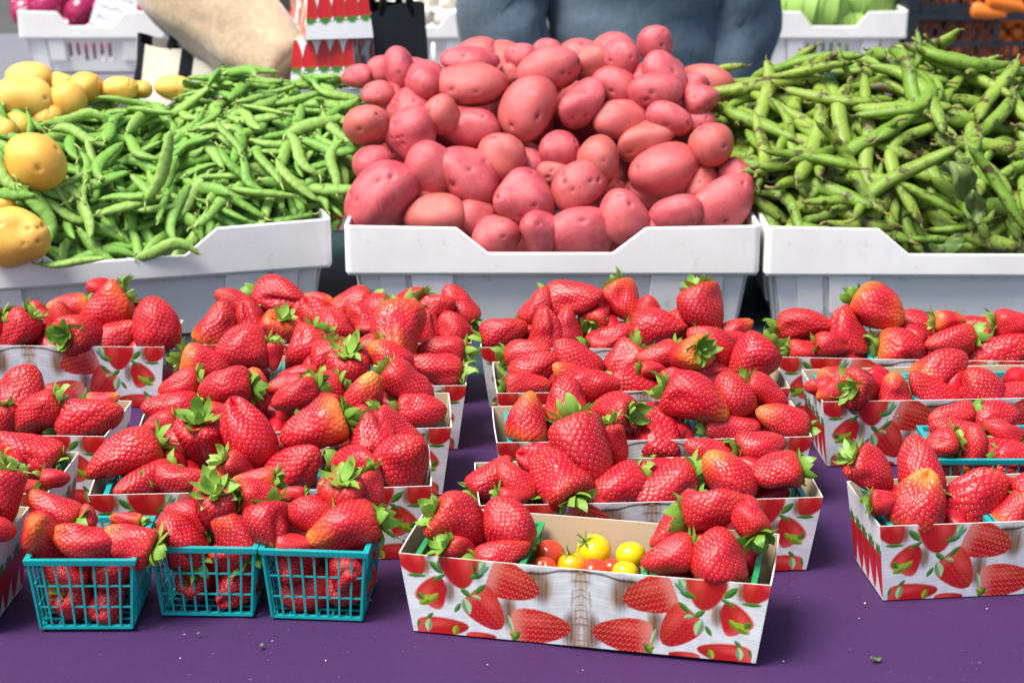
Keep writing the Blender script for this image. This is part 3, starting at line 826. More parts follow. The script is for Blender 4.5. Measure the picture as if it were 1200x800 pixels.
for px, py, d, col, lab, cal in ((644, 650, 38, 'red', 'large red cherry tomato beside the left green basket', 0), (695.5, 646, 43, 'yellow', 'largest yellow cherry tomato with its stem on', 1),
        (739, 650.5, 36, 'yellow', 'yellow cherry tomato touching the right green basket', 0), (670.6, 662, 35, 'amber', 'small amber cherry tomato with green cap in front of the others', 1),
        (637, 667, 32, 'red', 'red cherry tomato half hidden by the tray rim at left', 0), (697, 670, 34, 'red', 'pale red cherry tomato half hidden by the tray rim below the largest yellow one', 0),
        (717, 665, 24, 'red', 'small red cherry tomato between two yellow ones', 0), (733, 671, 32, 'yellow', 'yellow cherry tomato half hidden by the tray rim at right', 0)):
    p = at(px, py, Y=Y - .026 + (673 - py) * .0021 + (at(px, py, Y=Y).x - X) * math.tan(ph))
    r_ = d / 2 * depth_of(p) / FPX
    o = obj('cherry_tomato', TM[col], loc=p, rot=(R(random.uniform(-35, 5)), R(random.uniform(-25, 25)), random.uniform(0, 6)), scale=(r_, r_, r_))
    tag(o, lab, 'tomato', 'cherry tomatoes in the front tray')
    if cal: obj('calyx', TCAL, o)
for i in range(9):
    lx, ly = ((i % 3) - 1) * .032, ((i // 3) - 1) * .028
    for z in (.046,):
        p = (X + lx * math.cos(ph) - ly * math.sin(ph), Y + lx * math.sin(ph) + ly * math.cos(ph), z)
        o = obj('cherry_tomato', TM[random.choice(['red', 'yellow'])], loc=p, rot=(random.uniform(0, 3), random.uniform(0, 3), 0), scale=(.0145,) * 3)
        tag(o, 'buried cherry tomato in the front tray, %s %s of the lower layer' % (['near', 'middle', 'far'][i // 3], ['left', 'centre', 'right'][i % 3]), 'tomato', 'buried cherry tomatoes in the front tray')

# ------------------------------------------------------------------ white produce crates
def crate_parts(Lx, Ly, slots=False):
    """meshes of a crate whose front left bottom corner of the rim box is the origin"""
    H, BZ, th = .171, .098, .006
    k = Lx / .611
    def notched(L, full=True):          # rim outline along an edge, as list of (u, ztop)
        q = L / .611
        return [(0, H), (.165 * q, H - .003), (.211 * q, .130), (.394 * q, .130), (.442 * q, H - .003), (L, H)]
    rim = MB()
    ring = []                                       # outer x, outer y, inner x, inner y, top z : one closed band with rounded corners
    c8 = .010
    def edge(p0, d, n, L):
        for u, z in notched(L):
            u = min(max(u, c8), L - c8); ox, oy = p0[0] + d[0] * u, p0[1] + d[1] * u
            ring.append((ox, oy, ox + n[0] * th, oy + n[1] * th, z))
    def corner(cx, cy, a0):
        for j in range(1, 6):
            a = R(a0 + 90 * j / 6); ring.append((cx + c8 * math.cos(a), cy + c8 * math.sin(a), cx + (c8 - th) * math.cos(a), cy + (c8 - th) * math.sin(a), H))
    edge((0, 0), (1, 0), (0, 1), Lx); corner(Lx - c8, c8, 270); edge((Lx, 0), (0, 1), (-1, 0), Ly); corner(Lx - c8, Ly - c8, 0)
    edge((Lx, Ly), (-1, 0), (0, -1), Lx); corner(c8, Ly - c8, 90); edge((0, Ly), (0, -1), (1, 0), Ly); corner(c8, c8, 180)
    n = len(ring); vv = []
    for ox, oy, ix, iy, z in ring: vv += [(ox, oy, BZ), (ox, oy, z), (ix, iy, z), (ix, iy, BZ)]
    ff = []
    for i in range(n):
        a, b = i * 4, ((i + 1) % n) * 4
        ff += [(a, b, b + 1, a + 1), (a + 1, b + 1, b + 2, a + 2), (a + 2, b + 2, b + 3, a + 3), (a + 3, b + 3, b, a)]
    rim.add(vv, ff)
    # underside ledge of the band
    rim.box(.004, Lx - .004, .003, .018, BZ - .003, BZ + .002); rim.box(.004, Lx - .004, Ly - .018, Ly - .003, BZ - .003, BZ + .002)
    rim.box(.003, .018, .004, Ly - .004, BZ - .0035, BZ + .0015); rim.box(Lx - .018, Lx - .003, .004, Ly - .004, BZ - .0035, BZ + .0015)
    rimm = rim.mesh('rim_band', M['crate'])
    walls = []
    ins, tap = .016, .014
    for (ax, ay, bx, by, nx_, ny_) in ((0, 0, Lx, 0, 0, 1), (Lx, 0, Lx, Ly, -1, 0), (Lx, Ly, 0, Ly, 0, -1), (0, Ly, 0, 0, 1, 0)):
        m = MB(); L = math.hypot(bx - ax, by - ay); d = Vector(((bx - ax) / L, (by - ay) / L, 0)); n = Vector((nx_, ny_, 0))
        def P(u, depth, z, t=None):
            s = tap * (1 - z / BZ) if t is None else t
            u2 = ins + s + (u / L) * (L - 2 * ins - 2 * s)
            q = Vector((ax, ay, 0)) + d * u2 + n * (depth + s); return (q.x, q.y, z)
        def slab(u0, u1, z0, z1, d0, d1):
            m.hexa([P(u0, d0, z0), P(u1, d0, z0), P(u1, d1, z0), P(u0, d1, z0), P(u0, d0, z1), P(u1, d0, z1), P(u1, d1, z1), P(u0, d1, z1)])
        zt = BZ - .0035
        if slots:
            ns = 6; z0s, z1s = .030, .082
            slab(0, L, .001, z0s, ins, ins + .005); slab(0, L, z1s, zt, ins, ins + .005)
            a0, a1 = L * .30, L * .66; st = (a1 - a0) / ns
            slab(0, a0, z0s, z1s, ins, ins + .005); slab(a1, L, z0s, z1s, ins, ins + .005)
            for j in range(ns): slab(a0 + st * (j + .38), a0 + st * (j + 1), z0s, z1s, ins, ins + .005)
        else:
            slab(0, L, .001, zt, ins, ins + .005)
        for u0, u1, dd, zz in ((.035, .075, .006, .001), (.085, .150, .0105, .034), (L - .150, L - .085, .0105, .034), (L - .075, L - .035, .006, .001)):
            if L < .5: u0, u1 = (u0 * .75, u1 * .75) if u0 < L / 2 else (L - (L - u0) * .75, L - (L - u1) * .75)
            slab(u0, u1, zz, zt - .0005, ins - dd, ins - .0002)
        walls.append(m.mesh('wall_panel', M['crate']))
    m = MB(); m.box(ins + tap + .004, Lx - ins - tap - .004, ins + tap + .004, Ly - ins - tap - .004, .003, .007)
    return rimm, walls, m.mesh('crate_floor', M['crate'])
CRATE_BIG = crate_parts(.611, .40)
CRATE_SLOT = crate_parts(.40, .55, True)
def crate(parts, loc, rotz, label):
    o = obj('produce_crate', None, loc=loc, rot=(0, 0, rotz))
    rb = obj('rim_band', parts[0], o)
    bv = rb.modifiers.new('soft_edges', 'BEVEL'); bv.width = .0022; bv.segments = 3; bv.limit_method = 'ANGLE'; bv.angle_limit = R(35)
    for w in parts[1]:
        wo = obj('wall_panel', w, o); bv = wo.modifiers.new('soft_edges', 'BEVEL'); bv.width = .0012; bv.segments = 2
    obj('crate_floor', parts[2], o)
    return tag(o, label, 'crate')
PEA_ROT = R(15); PEA_FR = Vector((-.268, 2.605, 0))
PEA_O = PEA_FR - Vector((math.cos(PEA_ROT), math.sin(PEA_ROT), 0)) * .611
crate(CRATE_BIG, PEA_O, PEA_ROT, 'white plastic crate heaped with green pea pods and yellow potatoes')
crate(CRATE_BIG, (-.246, 2.562, 0), 0, 'white plastic crate heaped with red potatoes')
crate(CRATE_BIG, (.371, 2.557, 0), R(-.6), 'white plastic crate heaped with broad bean pods')

# ------------------------------------------------------------------ potatoes
def potato_mesh(seed, mat, elong):
    r = np.random.default_rng(seed); nu, nv = 84, 54
    th, ph = np.meshgrid(np.linspace(0, 2 * math.pi, nu, endpoint=False), np.linspace(0, math.pi, nv))
    n = np.stack([np.cos(ph), np.sin(ph) * np.cos(th), np.sin(ph) * np.sin(th)], -1)
    rad = np.ones_like(th)
    for _ in range(7):
        k = r.normal(0, 1, 3); k /= np.linalg.norm(k); rad += r.normal(0, .045) * np.sin((n @ k) * r.uniform(1.5, 4) + r.uniform(0, 6))
    V = n * rad[..., None]
    V[..., 0] = np.sign(V[..., 0]) * np.abs(V[..., 0]) ** .92
    V[..., 1] += .10 * r.normal() * (V[..., 0] ** 2)
    V[..., 1] *= 1 + .12 * r.normal() * V[..., 0]
    V[..., 2] *= .93
    eye = np.zeros_like(rad)
    for _ in range(r.integers(8, 14)):
        k = r.normal(0, 1, 3) * (1.5, 1, 1); k /= np.linalg.norm(k)
        d = np.arccos(np.clip(n @ k, -1, 1)); e = np.exp(-(d / .095) ** 2); V -= n * (e * r.uniform(.04, .10))[..., None]; eye = np.maximum(eye, np.exp(-(d / r.uniform(.04, .085)) ** 2))
    V = V.reshape(-1, 3)
    f = [(j * nu + i, j * nu + (i + 1) % nu, (j + 1) * nu + (i + 1) % nu, (j + 1) * nu + i) for j in range(nv - 1) for i in range(nu)]
    me = mesh_of('potato', V, f, mat); fattr(me, 'eye', eye.reshape(-1)); return me
POT = [potato_mesh(500 + i, M['potato'], 1) for i in range(9)]
YPOT = [potato_mesh(540 + i, M['ypotato'], 1) for i in range(5)]
def place_pot(px, py, L, W, ang, Y, meshes, name, label, cat, group, tilt=None):
    p = at(px, py, Y=Y); s = depth_of(p) / FPX
    a = R(ang); t_ = R(random.uniform(-12, 18) if tilt is None else tilt)
    d = (RIGHT * math.cos(a) + UP * math.sin(a)) * math.cos(t_) + TOW * math.sin(t_)
    q = d.to_track_quat('X', 'Z') @ Quaternion((1, 0, 0), random.uniform(0, 6.28))
    w = W * s / 2 * 1.03
    o = obj(name, random.choice(meshes), loc=p, rot=q, scale=(L * s / 2 * 1.02, w, w * random.uniform(.95, 1.08)))
    return tag(o, label, cat, group)
PDATA = """418 89 38 26 0|446 82 32 30 0|469 78 52 36 105|498 95 50 50 0|442 109 38 32 30|456 117 40 36 30|480 124 54 44 10|431 148 56 52 0|483 159 60 56 20|437 192 50 46 0|554 73 68 36 5|554 102 86 58 5|552 151 64 44 0|519 136 48 42 70|618 128 86 64 65|610 72 36 36 0|600 90 34 30 0|645 80 74 54 5|642 57 34 28 0|694 76 56 42 10|725 70 50 46 -30|767 52 44 44 90|778 90 64 48 125|722 101 54 46 -30|680 122 64 46 40|769 109 60 46 0|725 140 66 46 0|784 140 58 42 -30|757 163 76 46 25|820 117 42 42 0|815 99 30 26 0|821 142 38 34 0|832 172 56 54 0|654 174 50 48 30|703 188 60 54 100|782 198 80 72 15|681 221 64 52 35|731 252 68 60 120|681 274 80 58 0|793 249 62 44 15|850 237 88 58 45|818 215 44 44 0|651 206 46 36 0|449 233 92 68 45|504 195 64 60 20|549 205 76 72 -20|588 185 58 54 -40|511 251 74 46 5|506 228 40 26 0|584 275 56 52 0|615 231 70 60 -10|631 271 52 56 60|621 192 40 40 0|558 254 44 44 0|758 222 44 40 0|470 225 40 40 30|760 275 46 40 0|860 205 40 40 0|530 270 40 36 0"""
pots = [tuple(map(float, q.split())) for q in PDATA.split('|')]
def potY(px, py):
    lift = .012 * math.sin(px * .37 + py * .61)
    return 2.605 + max(0, (272 - py)) / 232 * .245 + lift
order = sorted(range(len(pots)), key=lambda i: pots[i][1]); nrow = 7; per = math.ceil(len(pots) / nrow)
ROWN = ['top row', 'second row from the top', 'third row from the top', 'middle row', 'third row from the rim', 'second row from the rim', 'row along the crate rim']
plab = {}
for k in range(nrow):
    row = sorted(order[k * per:(k + 1) * per], key=lambda i: pots[i][0])
    for j, i in enumerate(row):
        px, py, L, W, a = pots[i]
        plab[i] = '%s red potato, %s from left in the %s of the heap' % ('large' if L > 72 else 'small' if L < 42 else 'oblong' if L / W > 1.3 else 'round', ORD[j], ROWN[k])
for i, (px, py, L, W, a) in enumerate(pots):
    yy = max(potY(px, py) + (.02 if L < 48 else 0), 2.572 + .5 * (W * .6 + L * .4) * 2.7 / FPX if py > 190 else 0)
    place_pot(px, py, L, W, a, yy, POT, 'red_potato', plab[i], 'potato', 'red potatoes in the heap')
for i, (px, py, L, W, a) in enumerate(pots):      # deeper potatoes, glimpsed in the gaps
    if py < 60 or px < 470 or px > 815: continue
    place_pot(px + random.uniform(-16, 16), py + 12 + random.uniform(-4, 6), 78, 68, random.uniform(0, 180), potY(px, py) + .115, POT, 'red_potato',
              'buried red potato behind the %s' % plab[i].split(', ')[1].replace(' of the heap', ''), 'potato', 'buried red potatoes')
place_pot(1178, 128, 66, 30, -38, 2.80, POT, 'red_potato', 'slim red potato lying among the bean pods at the right edge', 'potato', 'stray potatoes')
YD = [(27, 116, 66, 46, 0, 2.80, 'large yellow potato topmost at the left edge'), (78, 117, 46, 36, 0, 2.82, 'yellow potato right of the topmost large yellow one'),
      (99, 104, 38, 36, 0, 2.87, 'yellow potato behind the pods, third from the left edge'), (139, 104, 46, 28, 0, 2.88, 'oval yellow potato peeking over the pea pods'),
      (42, 192, 70, 62, 100, 2.60, 'upright oval yellow potato resting alone on the pea pods'), (20, 277, 70, 60, 0, 2.485, 'yellow potato lying on the pea crate rim'),
      (5, 206, 34, 32, 0, 2.62, 'yellow potato cut by the left edge beside the upright oval one'), (4, 240, 36, 32, 0, 2.56, 'small yellow potato cut by the left edge above the rim one'),
      (0, 155, 36, 44, 0, 2.70, 'yellow potato cut by the left edge below the topmost large one'), (19, 150, 38, 30, 0, 2.76, 'dark yellow potato in the gap below the topmost large one'),
      (33, 92, 54, 34, 0, 2.92, 'yellow potato behind the topmost large one'), (72, 98, 28, 22, 0, 2.93, 'small yellow potato in the back, second from left'),
      (165, 106, 26, 18, 0, 2.92, 'tiny visible yellow potato behind the pods'), (203, 103, 46, 24, 0, 2.93, 'farthest right yellow potato, below the onion crate'),
      (55, 140, 40, 36, 20, 2.80, 'yellow potato tucked under two larger yellow ones')]
for px, py, L, W, a, yy, lab in YD:
    W = min(W * 1.15, L)
    place_pot(px, py, L, W, a, yy, YPOT, 'yellow_potato', lab, 'potato', 'yellow potatoes')

# ------------------------------------------------------------------ pods: shapes, then a heap dropped on a height field
def pod_mesh(seed, mat, capmat, kind, nl=26, nr=10, low=False):
    """unit pod along x from -.5 to .5; returns mesh and its centre line"""
    r = np.random.default_rng(seed)
    if low: nl, nr = 12, 6
    t = np.linspace(0, 1, nl)
    bend = r.uniform(-.16, .22) if kind == 'pea' else r.uniform(-.26, .26)
    s_ = r.uniform(-.06, .06)
    cy = bend * (1 - (2 * t - 1) ** 2) + s_ * np.sin(2 * math.pi * t)
    if kind == 'pea':
        w = .094 * np.clip(np.sin(math.pi * np.clip(t * .96 + .02, 0, 1)), 0, 1) ** .45
        lump = 1 + .05 * np.sin(t * math.pi * 13 + 1)
        hw, hh = w * lump * 1.05, w * .62 * lump
    else:
        nb = r.integers(4, 7); w = .080 * np.clip(np.sin(math.pi * np.clip(t * .97 + .015, 0, 1)), 0, 1) ** .36
        lump = 1 + .13 * np.abs(np.sin(t * math.pi * nb + .4)) - .06
        hw, hh = w * (.98 + .04 * np.sin(t * 9)), w * .72 * lump
    hw[0] = hw[-1] = .004; hh[0] = hh[-1] = .004
    v = []; ax = []
    for i in range(nl):
        for j in range(nr):
            a = 2 * math.pi * j / nr; v.append((t[i] - .5, cy[i] + hw[i] * math.cos(a), hh[i] * math.sin(a))); ax.append(t[i])
    f = [(i * nr + (j + 1) % nr, i * nr + j, (i + 1) * nr + j, (i + 1) * nr + (j + 1) % nr) for i in range(nl - 1) for j in range(nr)]
    fm = [0] * len(f)
    if not low:
        m = MB(); m.v = v; m.f = f; m.m = fm
        n0 = len(v)
        if kind == 'pea':
            for k in range(5):
                a = k * 1.257; m.add([(-.50, cy[0], 0), (-.465, cy[0] + .075 * math.cos(a), .05 * math.sin(a)), (-.41 + r.uniform(-.02, .02), cy[2] + .105 * math.cos(a + .3), .075 * math.sin(a + .3)), (-.465, cy[0] + .075 * math.cos(a + .7), .05 * math.sin(a + .7))], [(0, 1, 2, 3)], 1)
            m.tube([(-.49, cy[0], 0), (-.56, cy[0] + r.uniform(-.03, .03), .01), (-.62, cy[0] + r.uniform(-.06, .06), .03)], [.018, .014, .016], 5, 1)
            m.tube([(.49, cy[-1], 0), (.54, cy[-1] + .012, 0)], [.008, .004], 4, 1)
        else:
            m.tube([(-.49, cy[0], 0), (-.53, cy[0] + r.uniform(-.02, .02), 0), (-.57, cy[0] + r.uniform(-.04, .04), .01)], [.016, .012, .014], 6, 1)
            m.tube([(.485, cy[-1], 0), (.52, cy[-1] + r.uniform(-.02, .02), .005), (.55, cy[-1] + r.uniform(-.03, .03), .01)], [.010, .006, .003], 5, 1)
        v, f, fm = m.v, m.f, m.m; ax += [.5] * (len(v) - n0)
        me = mesh_of(kind + '_pod', v, f, [mat, capmat], True, fm); fattr(me, 'axis', ax)
        return me, cy, np.asarray(v), f, fm, ax
    return None, cy, np.asarray(v), f, fm, ax
PEAS = [pod_mesh(600 + i, M['pea'], M['peacap'], 'pea') for i in range(9)]
PEAL = [pod_mesh(600 + i, M['pea'], M['peacap'], 'pea', low=True) for i in range(9)]
BEANS = [pod_mesh(700 + i, M['bean'], M['beanstem'], 'bean', nl=34) for i in range(10)]
BEANL = [pod_mesh(700 + i, M['bean'], M['beanstem'], 'bean', low=True) for i in range(10)]

def heap(target, inside, x0, x1, y0, y1, shapes, low, n, ntop, Lr, halfw, name, label, group, stuffname, stufflabel, mats, seed, thick=.055):
    r = np.random.default_rng(seed); g = .006
    gx = np.arange(x0, x1, g); gy = np.arange(y0, y1, g); GX, GY = np.meshgrid(gx, gy, indexing='ij')
    T = target(GX, GY); H = np.maximum(T - thick, np.minimum(T - .02, .108))
    placed = []
    for it in range(n * 3):
        if len(placed) >= n: break
        best = None
        for _ in range(14):
            x, y = r.uniform(x0 + .01, x1 - .01), r.uniform(y0 + .01, y1 - .01)
            if not inside(x, y): continue
            i, j = int((x - x0) / g), int((y - y0) / g)
            d = T[i, j] - H[i, j] + r.normal(0, .004)
            if best is None or d > best[0]: best = (d, x, y)
        if best is None: continue
        if best[0] < -.006: break
        _, x, y = best
        k = r.integers(len(shapes)); L = r.uniform(*Lr); yaw = r.uniform(0, 2 * math.pi); cy = shapes[k][1]
        e = .03
        sl = float(target(np.array(x + math.cos(yaw) * e), np.array(y + math.sin(yaw) * e)) - target(np.array(x - math.cos(yaw) * e), np.array(y - math.sin(yaw) * e))) / (2 * e)
        pitch = math.atan(sl) + r.normal(0, .13)
        roll = r.normal(0, .5) + (math.pi if r.random() < .5 else 0)
        # cross slope tilts the pod about its own axis
        sc_ = float(target(np.array(x - math.sin(yaw) * e), np.array(y + math.cos(yaw) * e)) - target(np.array(x + math.sin(yaw) * e), np.array(y - math.cos(yaw) * e))) / (2 * e)
        Rm = Matrix.Rotation(yaw, 3, 'Z') @ Matrix.Rotation(-pitch, 3, 'Y') @ Matrix.Rotation(math.atan(sc_) + roll, 3, 'X')
        ts = np.linspace(.06, .94, 9); cyv = np.interp(ts, np.linspace(0, 1, len(cy)), cy)
        loc = np.array([Rm @ Vector(((t_ - .5) * L, c_ * L, 0)) for t_, c_ in zip(ts, cyv)])
        rad = halfw * L * np.where((ts < .1) | (ts > .9), .6, 1.0)
        if not all(inside(x + a_, y + b_, True) for a_, b_ in loc[[0, 2, 4, 6, 8], :2]): continue
        ii = np.clip(((x + loc[:, 0] - x0) / g).astype(int), 0, len(gx) - 1); jj = np.clip(((y + loc[:, 1] - y0) / g).astype(int), 0, len(gy) - 1)
        z = np.sort(H[ii, jj] + rad * .8 - loc[:, 2])[-3] - .001
        placed.append((k, (x, y, z), Rm.to_quaternion(), L))
        for q in range(9):
            w = int(rad[q] / g) + 1
            a0, a1, b0, b1 = max(ii[q] - w, 0), ii[q] + w + 1, max(jj[q] - w, 0), jj[q] + w + 1
            dd = (GX[a0:a1, b0:b1] - x - loc[q, 0]) ** 2 + (GY[a0:a1, b0:b1] - y - loc[q, 1]) ** 2
            top = z + loc[q, 2] + np.sqrt(np.clip(rad[q] ** 2 - dd, 0, None)) * .8
            H[a0:a1, b0:b1] = np.maximum(H[a0:a1, b0:b1], np.where(dd < rad[q] ** 2, top, -9))
    cut = max(0, len(placed) - ntop)
    vs, fs, fm, ax = [], [], [], []; nv = 0
    for k, p, q, L in placed[:cut]:
        _, _, V, f, m_, a_ = low[k]
        vs.append((V * L) @ np.array(q.to_matrix()).T + np.array(p)); fs += [tuple(i + nv for i in t4) for t4 in f]; nv += len(V); fm += m_; ax += list(a_)
    if vs:
        me = mesh_of(stuffname, np.concatenate(vs), fs, mats, True, fm); fattr(me, 'axis', ax)
        tag(obj(stuffname, me), stufflabel, 'pods', kind='stuff')
    tops = placed[cut:]; scr = [to_px(p) for _, p, _, _ in tops]
    od = sorted(range(len(tops)), key=lambda i: scr[i][1]); per = 20; labs = {}
    for rw in range(math.ceil(len(tops) / per)):
        for j, i in enumerate(sorted(od[rw * per:(rw + 1) * per], key=lambda i: scr[i][0])):
            ax_ = tops[i][2] @ Vector((1, 0, 0)); sx_, sy_ = ax_.dot(RIGHT), ax_.dot(UP)
            how = 'level' if abs(sx_) > 2.2 * abs(sy_) else 'steep' if abs(sy_) > 1.6 * abs(sx_) else 'slanting'
            labs[i] = '%s %s, %s from left in %s row from top of %s' % (how, label, ORD[j], ORD[rw], group)
    for i, (k, p, q, L) in enumerate(tops):
        tag(obj(name, shapes[k][0], loc=p, rot=q, scale=(L, L, L)), labs[i], 'pod', 'pods on top of ' + group)
    return H

# peas: in the crate's own frame (u along the front, w into the depth)
cR, sR = math.cos(PEA_ROT), math.sin(PEA_ROT)
def pea_uw(x, y):
    dx, dy = x - PEA_O.x, y - PEA_O.y; return dx * cR + dy * sR, -dx * sR + dy * cR
def pea_t(x, y):
    u, w = pea_uw(x, y)
    front = .128 + .034 * (1 - smoothstep(.15, .21, u) * (1 - smoothstep(.39, .45, u)))
    rise = np.interp(w, [0, .05, .12, .20, .27, .33, .42], [0, .036, .082, .120, .142, .152, .150])
    return front + rise
def pea_in(x, y, end=False):
    u, w = pea_uw(x, y)
    return (.018 if end else .026) < w < (.43 if end else .40) and (-.03 if end else .0) < u and (u < .60 if w < .05 else x < -.252 + .03 * (w > .1) + .02 * end) and u < .72
heap(pea_t, pea_in, -.95, -.20, 2.36, 3.10, PEAS, PEAL, 1000, 300, (.076, .108), .088, 'pea_pod',
     'pea pod', 'the pea heap', 'pea_pod_fill', 'more green pea pods deeper in the pea heap', [M['pea'], M['peacap']], 21, .085)

def bean_t(x, y):
    w = y - 2.557
    pk = np.interp(x, [.30, .41, .54, .65, .74, .81, 1.0], [.268, .298, .336, .350, .326, .300, .26])
    s = np.interp(w, [0, .05, .12, .20, .28, .34, .42], [0, .26, .58, .83, 1.0, .97, .65])
    f0 = .150 - .026 * smoothstep(.53, .60, x)
    return f0 + (pk - f0) * s
def bean_in(x, y, end=False):
    w = y - 2.557
    return (.015 if end else .022) < w < (.44 if end else .41) and x < (1.0 if end else .965) and x > (.392 if w < .06 else np.interp(w, [.06, .15, .30, .42], [.385, .345, .325, .32]) - .025 * end)
heap(bean_t, bean_in, .28, 1.02, 2.53, 3.0, BEANS, BEANL, 620, 250, (.115, .19), .062, 'bean_pod',
     'broad bean pod', 'the bean heap', 'bean_pod_fill', 'more broad bean pods deeper in the bean heap', [M['bean'], M['beanstem']], 22, .10)

# pods that stand out in the photograph
def pod_at(shapes, k, px, py, L_px, ang, Y, label, name, tilt=0, roll=0):
    p = at(px, py, Y=Y); s = depth_of(p) / FPX; a = R(ang); t_ = R(tilt)
    d = (RIGHT * math.cos(a) + UP * math.sin(a)) * math.cos(t_) + TOW * math.sin(t_)
    L = L_px * s
    tag(obj(name, shapes[k][0], loc=p, rot=d.to_track_quat('X', 'Z') @ Quaternion((1, 0, 0), roll), scale=(L, L, L)), label, 'pod', 'single pods that stand out')
pod_at(BEANS, 2, 1067, 62, 58, 75, 2.82, 'bean pod sticking straight up at the top of the bean heap', 'bean_pod')
pod_at(BEANS, 5, 991, 82, 60, 108, 2.80, 'bean pod with dark tip poking up left of the heap top', 'bean_pod')
pod_at(BEANS, 1, 1062, 215, 150, 35, 2.575, 'long straight bean pod lying diagonally near the crate rim', 'bean_pod')
pod_at(BEANS, 4, 1170, 222, 120, 125, 2.57, 'broad spotted bean pod leaning at the right edge', 'bean_pod')
pod_at(BEANS, 6, 986, 190, 110, 122, 2.62, 'pale bean pod lying steeply in the middle of the bean heap', 'bean_pod')
pod_at(BEANS, 3, 1095, 279, 78, 4, 2.592, 'bean pod lying along the left of the bean crate notch', 'bean_pod')
pod_at(BEANS, 7, 1150, 276, 70, 62, 2.59, 'bean pod leaning on the bean crate notch near the right edge', 'bean_pod')
pod_at(BEANS, 8, 1185, 280, 60, 96, 2.588, 'bean pod standing upright in the bean crate notch at the right edge', 'bean_pod')
pod_at(BEANS, 0, 1128, 262, 84, 10, 2.60, 'bean pod lying level above the bean crate notch', 'bean_pod')
pod_at(PEAS, 3, 185, 195, 88, 70, 2.60, 'large curved pea pod lying upright in the middle of the pea heap', 'pea_pod', 0, 1.4)
pod_at(PEAS, 1, 195, 301, 80, 4, 2.535, 'flat pea pod lying along the pea crate notch', 'pea_pod', 0, 1.5)
pod_at(PEAS, 4, 85, 306, 78, 5, 2.49, 'straight pea pod lying along the notch beside the yellow potato', 'pea_pod')

def leaf_mesh(seed):
    r = np.random.default_rng(seed); n, k = 12, 7; v = []
    for i in range(n):
        t = i / (n - 1); w = .30 * math.sin(math.pi * min(1, t * .93 + .05)) ** .8
        for j in range(k):
            u = j / (k - 1) * 2 - 1
            v.append((t - .5, u * w, .14 * math.sin(t * 6 + seed) + .25 * abs(u) * w * 3 * math.sin(4 * t + seed) + .07 * math.sin(13 * t + 6 * u + seed) + .05 * math.sin(21 * t - 9 * u)))
    f = [(i * k + j, i * k + j + 1, (i + 1) * k + j + 1, (i + 1) * k + j) for i in range(n - 1) for j in range(k - 1)]
    return mesh_of('leaf', v, f, M['leafgrey'])
for i, (px, py, L, a, yy, lab) in enumerate(((1128, 215, 52, -60, 2.565, 'wilted bean leaf hanging over the pods, upper one'), (1144, 242, 40, -80, 2.555, 'wilted bean leaf hanging over the pods, lower one'),
                                             (1118, 196, 40, 20, 2.60, 'small wilted bean leaf on the pods above two others'), (1110, 286, 44, 8, 2.572, 'shrivelled bean leaf on the bean crate notch'))):
    p = at(px, py, Y=yy); s = depth_of(p) / FPX * L; d = RIGHT * math.cos(R(a)) + UP * math.sin(R(a))
    tag(obj('bean_leaf', leaf_mesh(i), loc=p, rot=d.to_track_quat('X', 'Z') @ Quaternion((1, 0, 0), .9), scale=(s, s, s)), lab, 'leaf', 'wilted leaves on the bean heap')

# ------------------------------------------------------------------ crates on the table behind
BY = 4.90
crate(CRATE_SLOT, (-1.335, BY, 0), 0, 'white slotted crate of red onions behind the pea heap')
crate(CRATE_SLOT, (-.455, BY, 0), 0, 'white slotted crate of garlic bulbs behind the people')
crate(CRATE_SLOT, (.672, BY, 0), 0, 'white slotted crate of cabbages behind the bean heap')

def revolve(name, prof, nu, mat, fn=None, smooth=True):
    v = []
    for r_, z in prof:
        for i in range(nu):
            th = 2 * math.pi * i / nu; q = r_ * (fn(th, z) if fn else 1); v.append((q * math.cos(th), q * math.sin(th), z))
    f = [(j * nu + i, j * nu + (i + 1) % nu, (j + 1) * nu + (i + 1) % nu, (j + 1) * nu + i) for j in range(len(prof) - 1) for i in range(nu)]
    return mesh_of(name, v, f, mat, smooth)
t = NT('red_onion_skin')
tc = t.n("ShaderNodeTexCoord"); sx = t.n("ShaderNodeSeparateXYZ"); t.l(tc.outputs['Object'], sx.inputs[0])
an = t.math('ARCTAN2', sx.outputs[1], sx.outputs[0])
st = t.math('SINE', t.math('MULTIPLY', an, 22))
c = t.mix(t.mapr(st, -.2, 1), (.36, .012, .085), (.20, .006, .045)); c = t.mix(t.mapr(t.noise(2), .55, .8), c, (.55, .14, .22))
M['onion'] = t.set(c, .22, .5)
ONION = revolve('onion', [(0, -.9), (.12, -.92), (.3, -.86), (.7, -.62), (.95, -.2), (1, .1), (.9, .45), (.62, .75), (.3, .95), (.12, 1.1), (.06, 1.35), (0, 1.4)], 28, M['onion'], lambda th, z: 1 + .02 * math.sin(3 * th))
k = 0
for px, py, r_, yy in ((58, 10, .052, 5.02), (95, 15, .046, 4.99), (30, 14, .044, 5.03), (122, 14, .042, 5.0), (150, 20, .044, 5.02), (178, 12, .050, 4.99), (76, -12, .05, 5.10), (112, -10, .048, 5.08), (160, -8, .05, 5.1), (40, -8, .05, 5.12), (108, 38, .04, 4.985), (84, 34, .04, 5.0), (190, 26, .04, 5.05)):
    p = at(px, py, Y=yy)
    o = obj('red_onion', ONION, loc=p, rot=(R(random.uniform(-70, 70)), R(random.uniform(-60, 60)), random.uniform(0, 6)), scale=(r_, r_, r_))
    tag(o, 'red onion in the white crate, %s of its onions counted from the left' % ORD[sorted([58, 95, 30, 122, 150, 178, 76, 112, 160, 40, 108, 84, 190]).index(px)], 'onion', 'red onions')
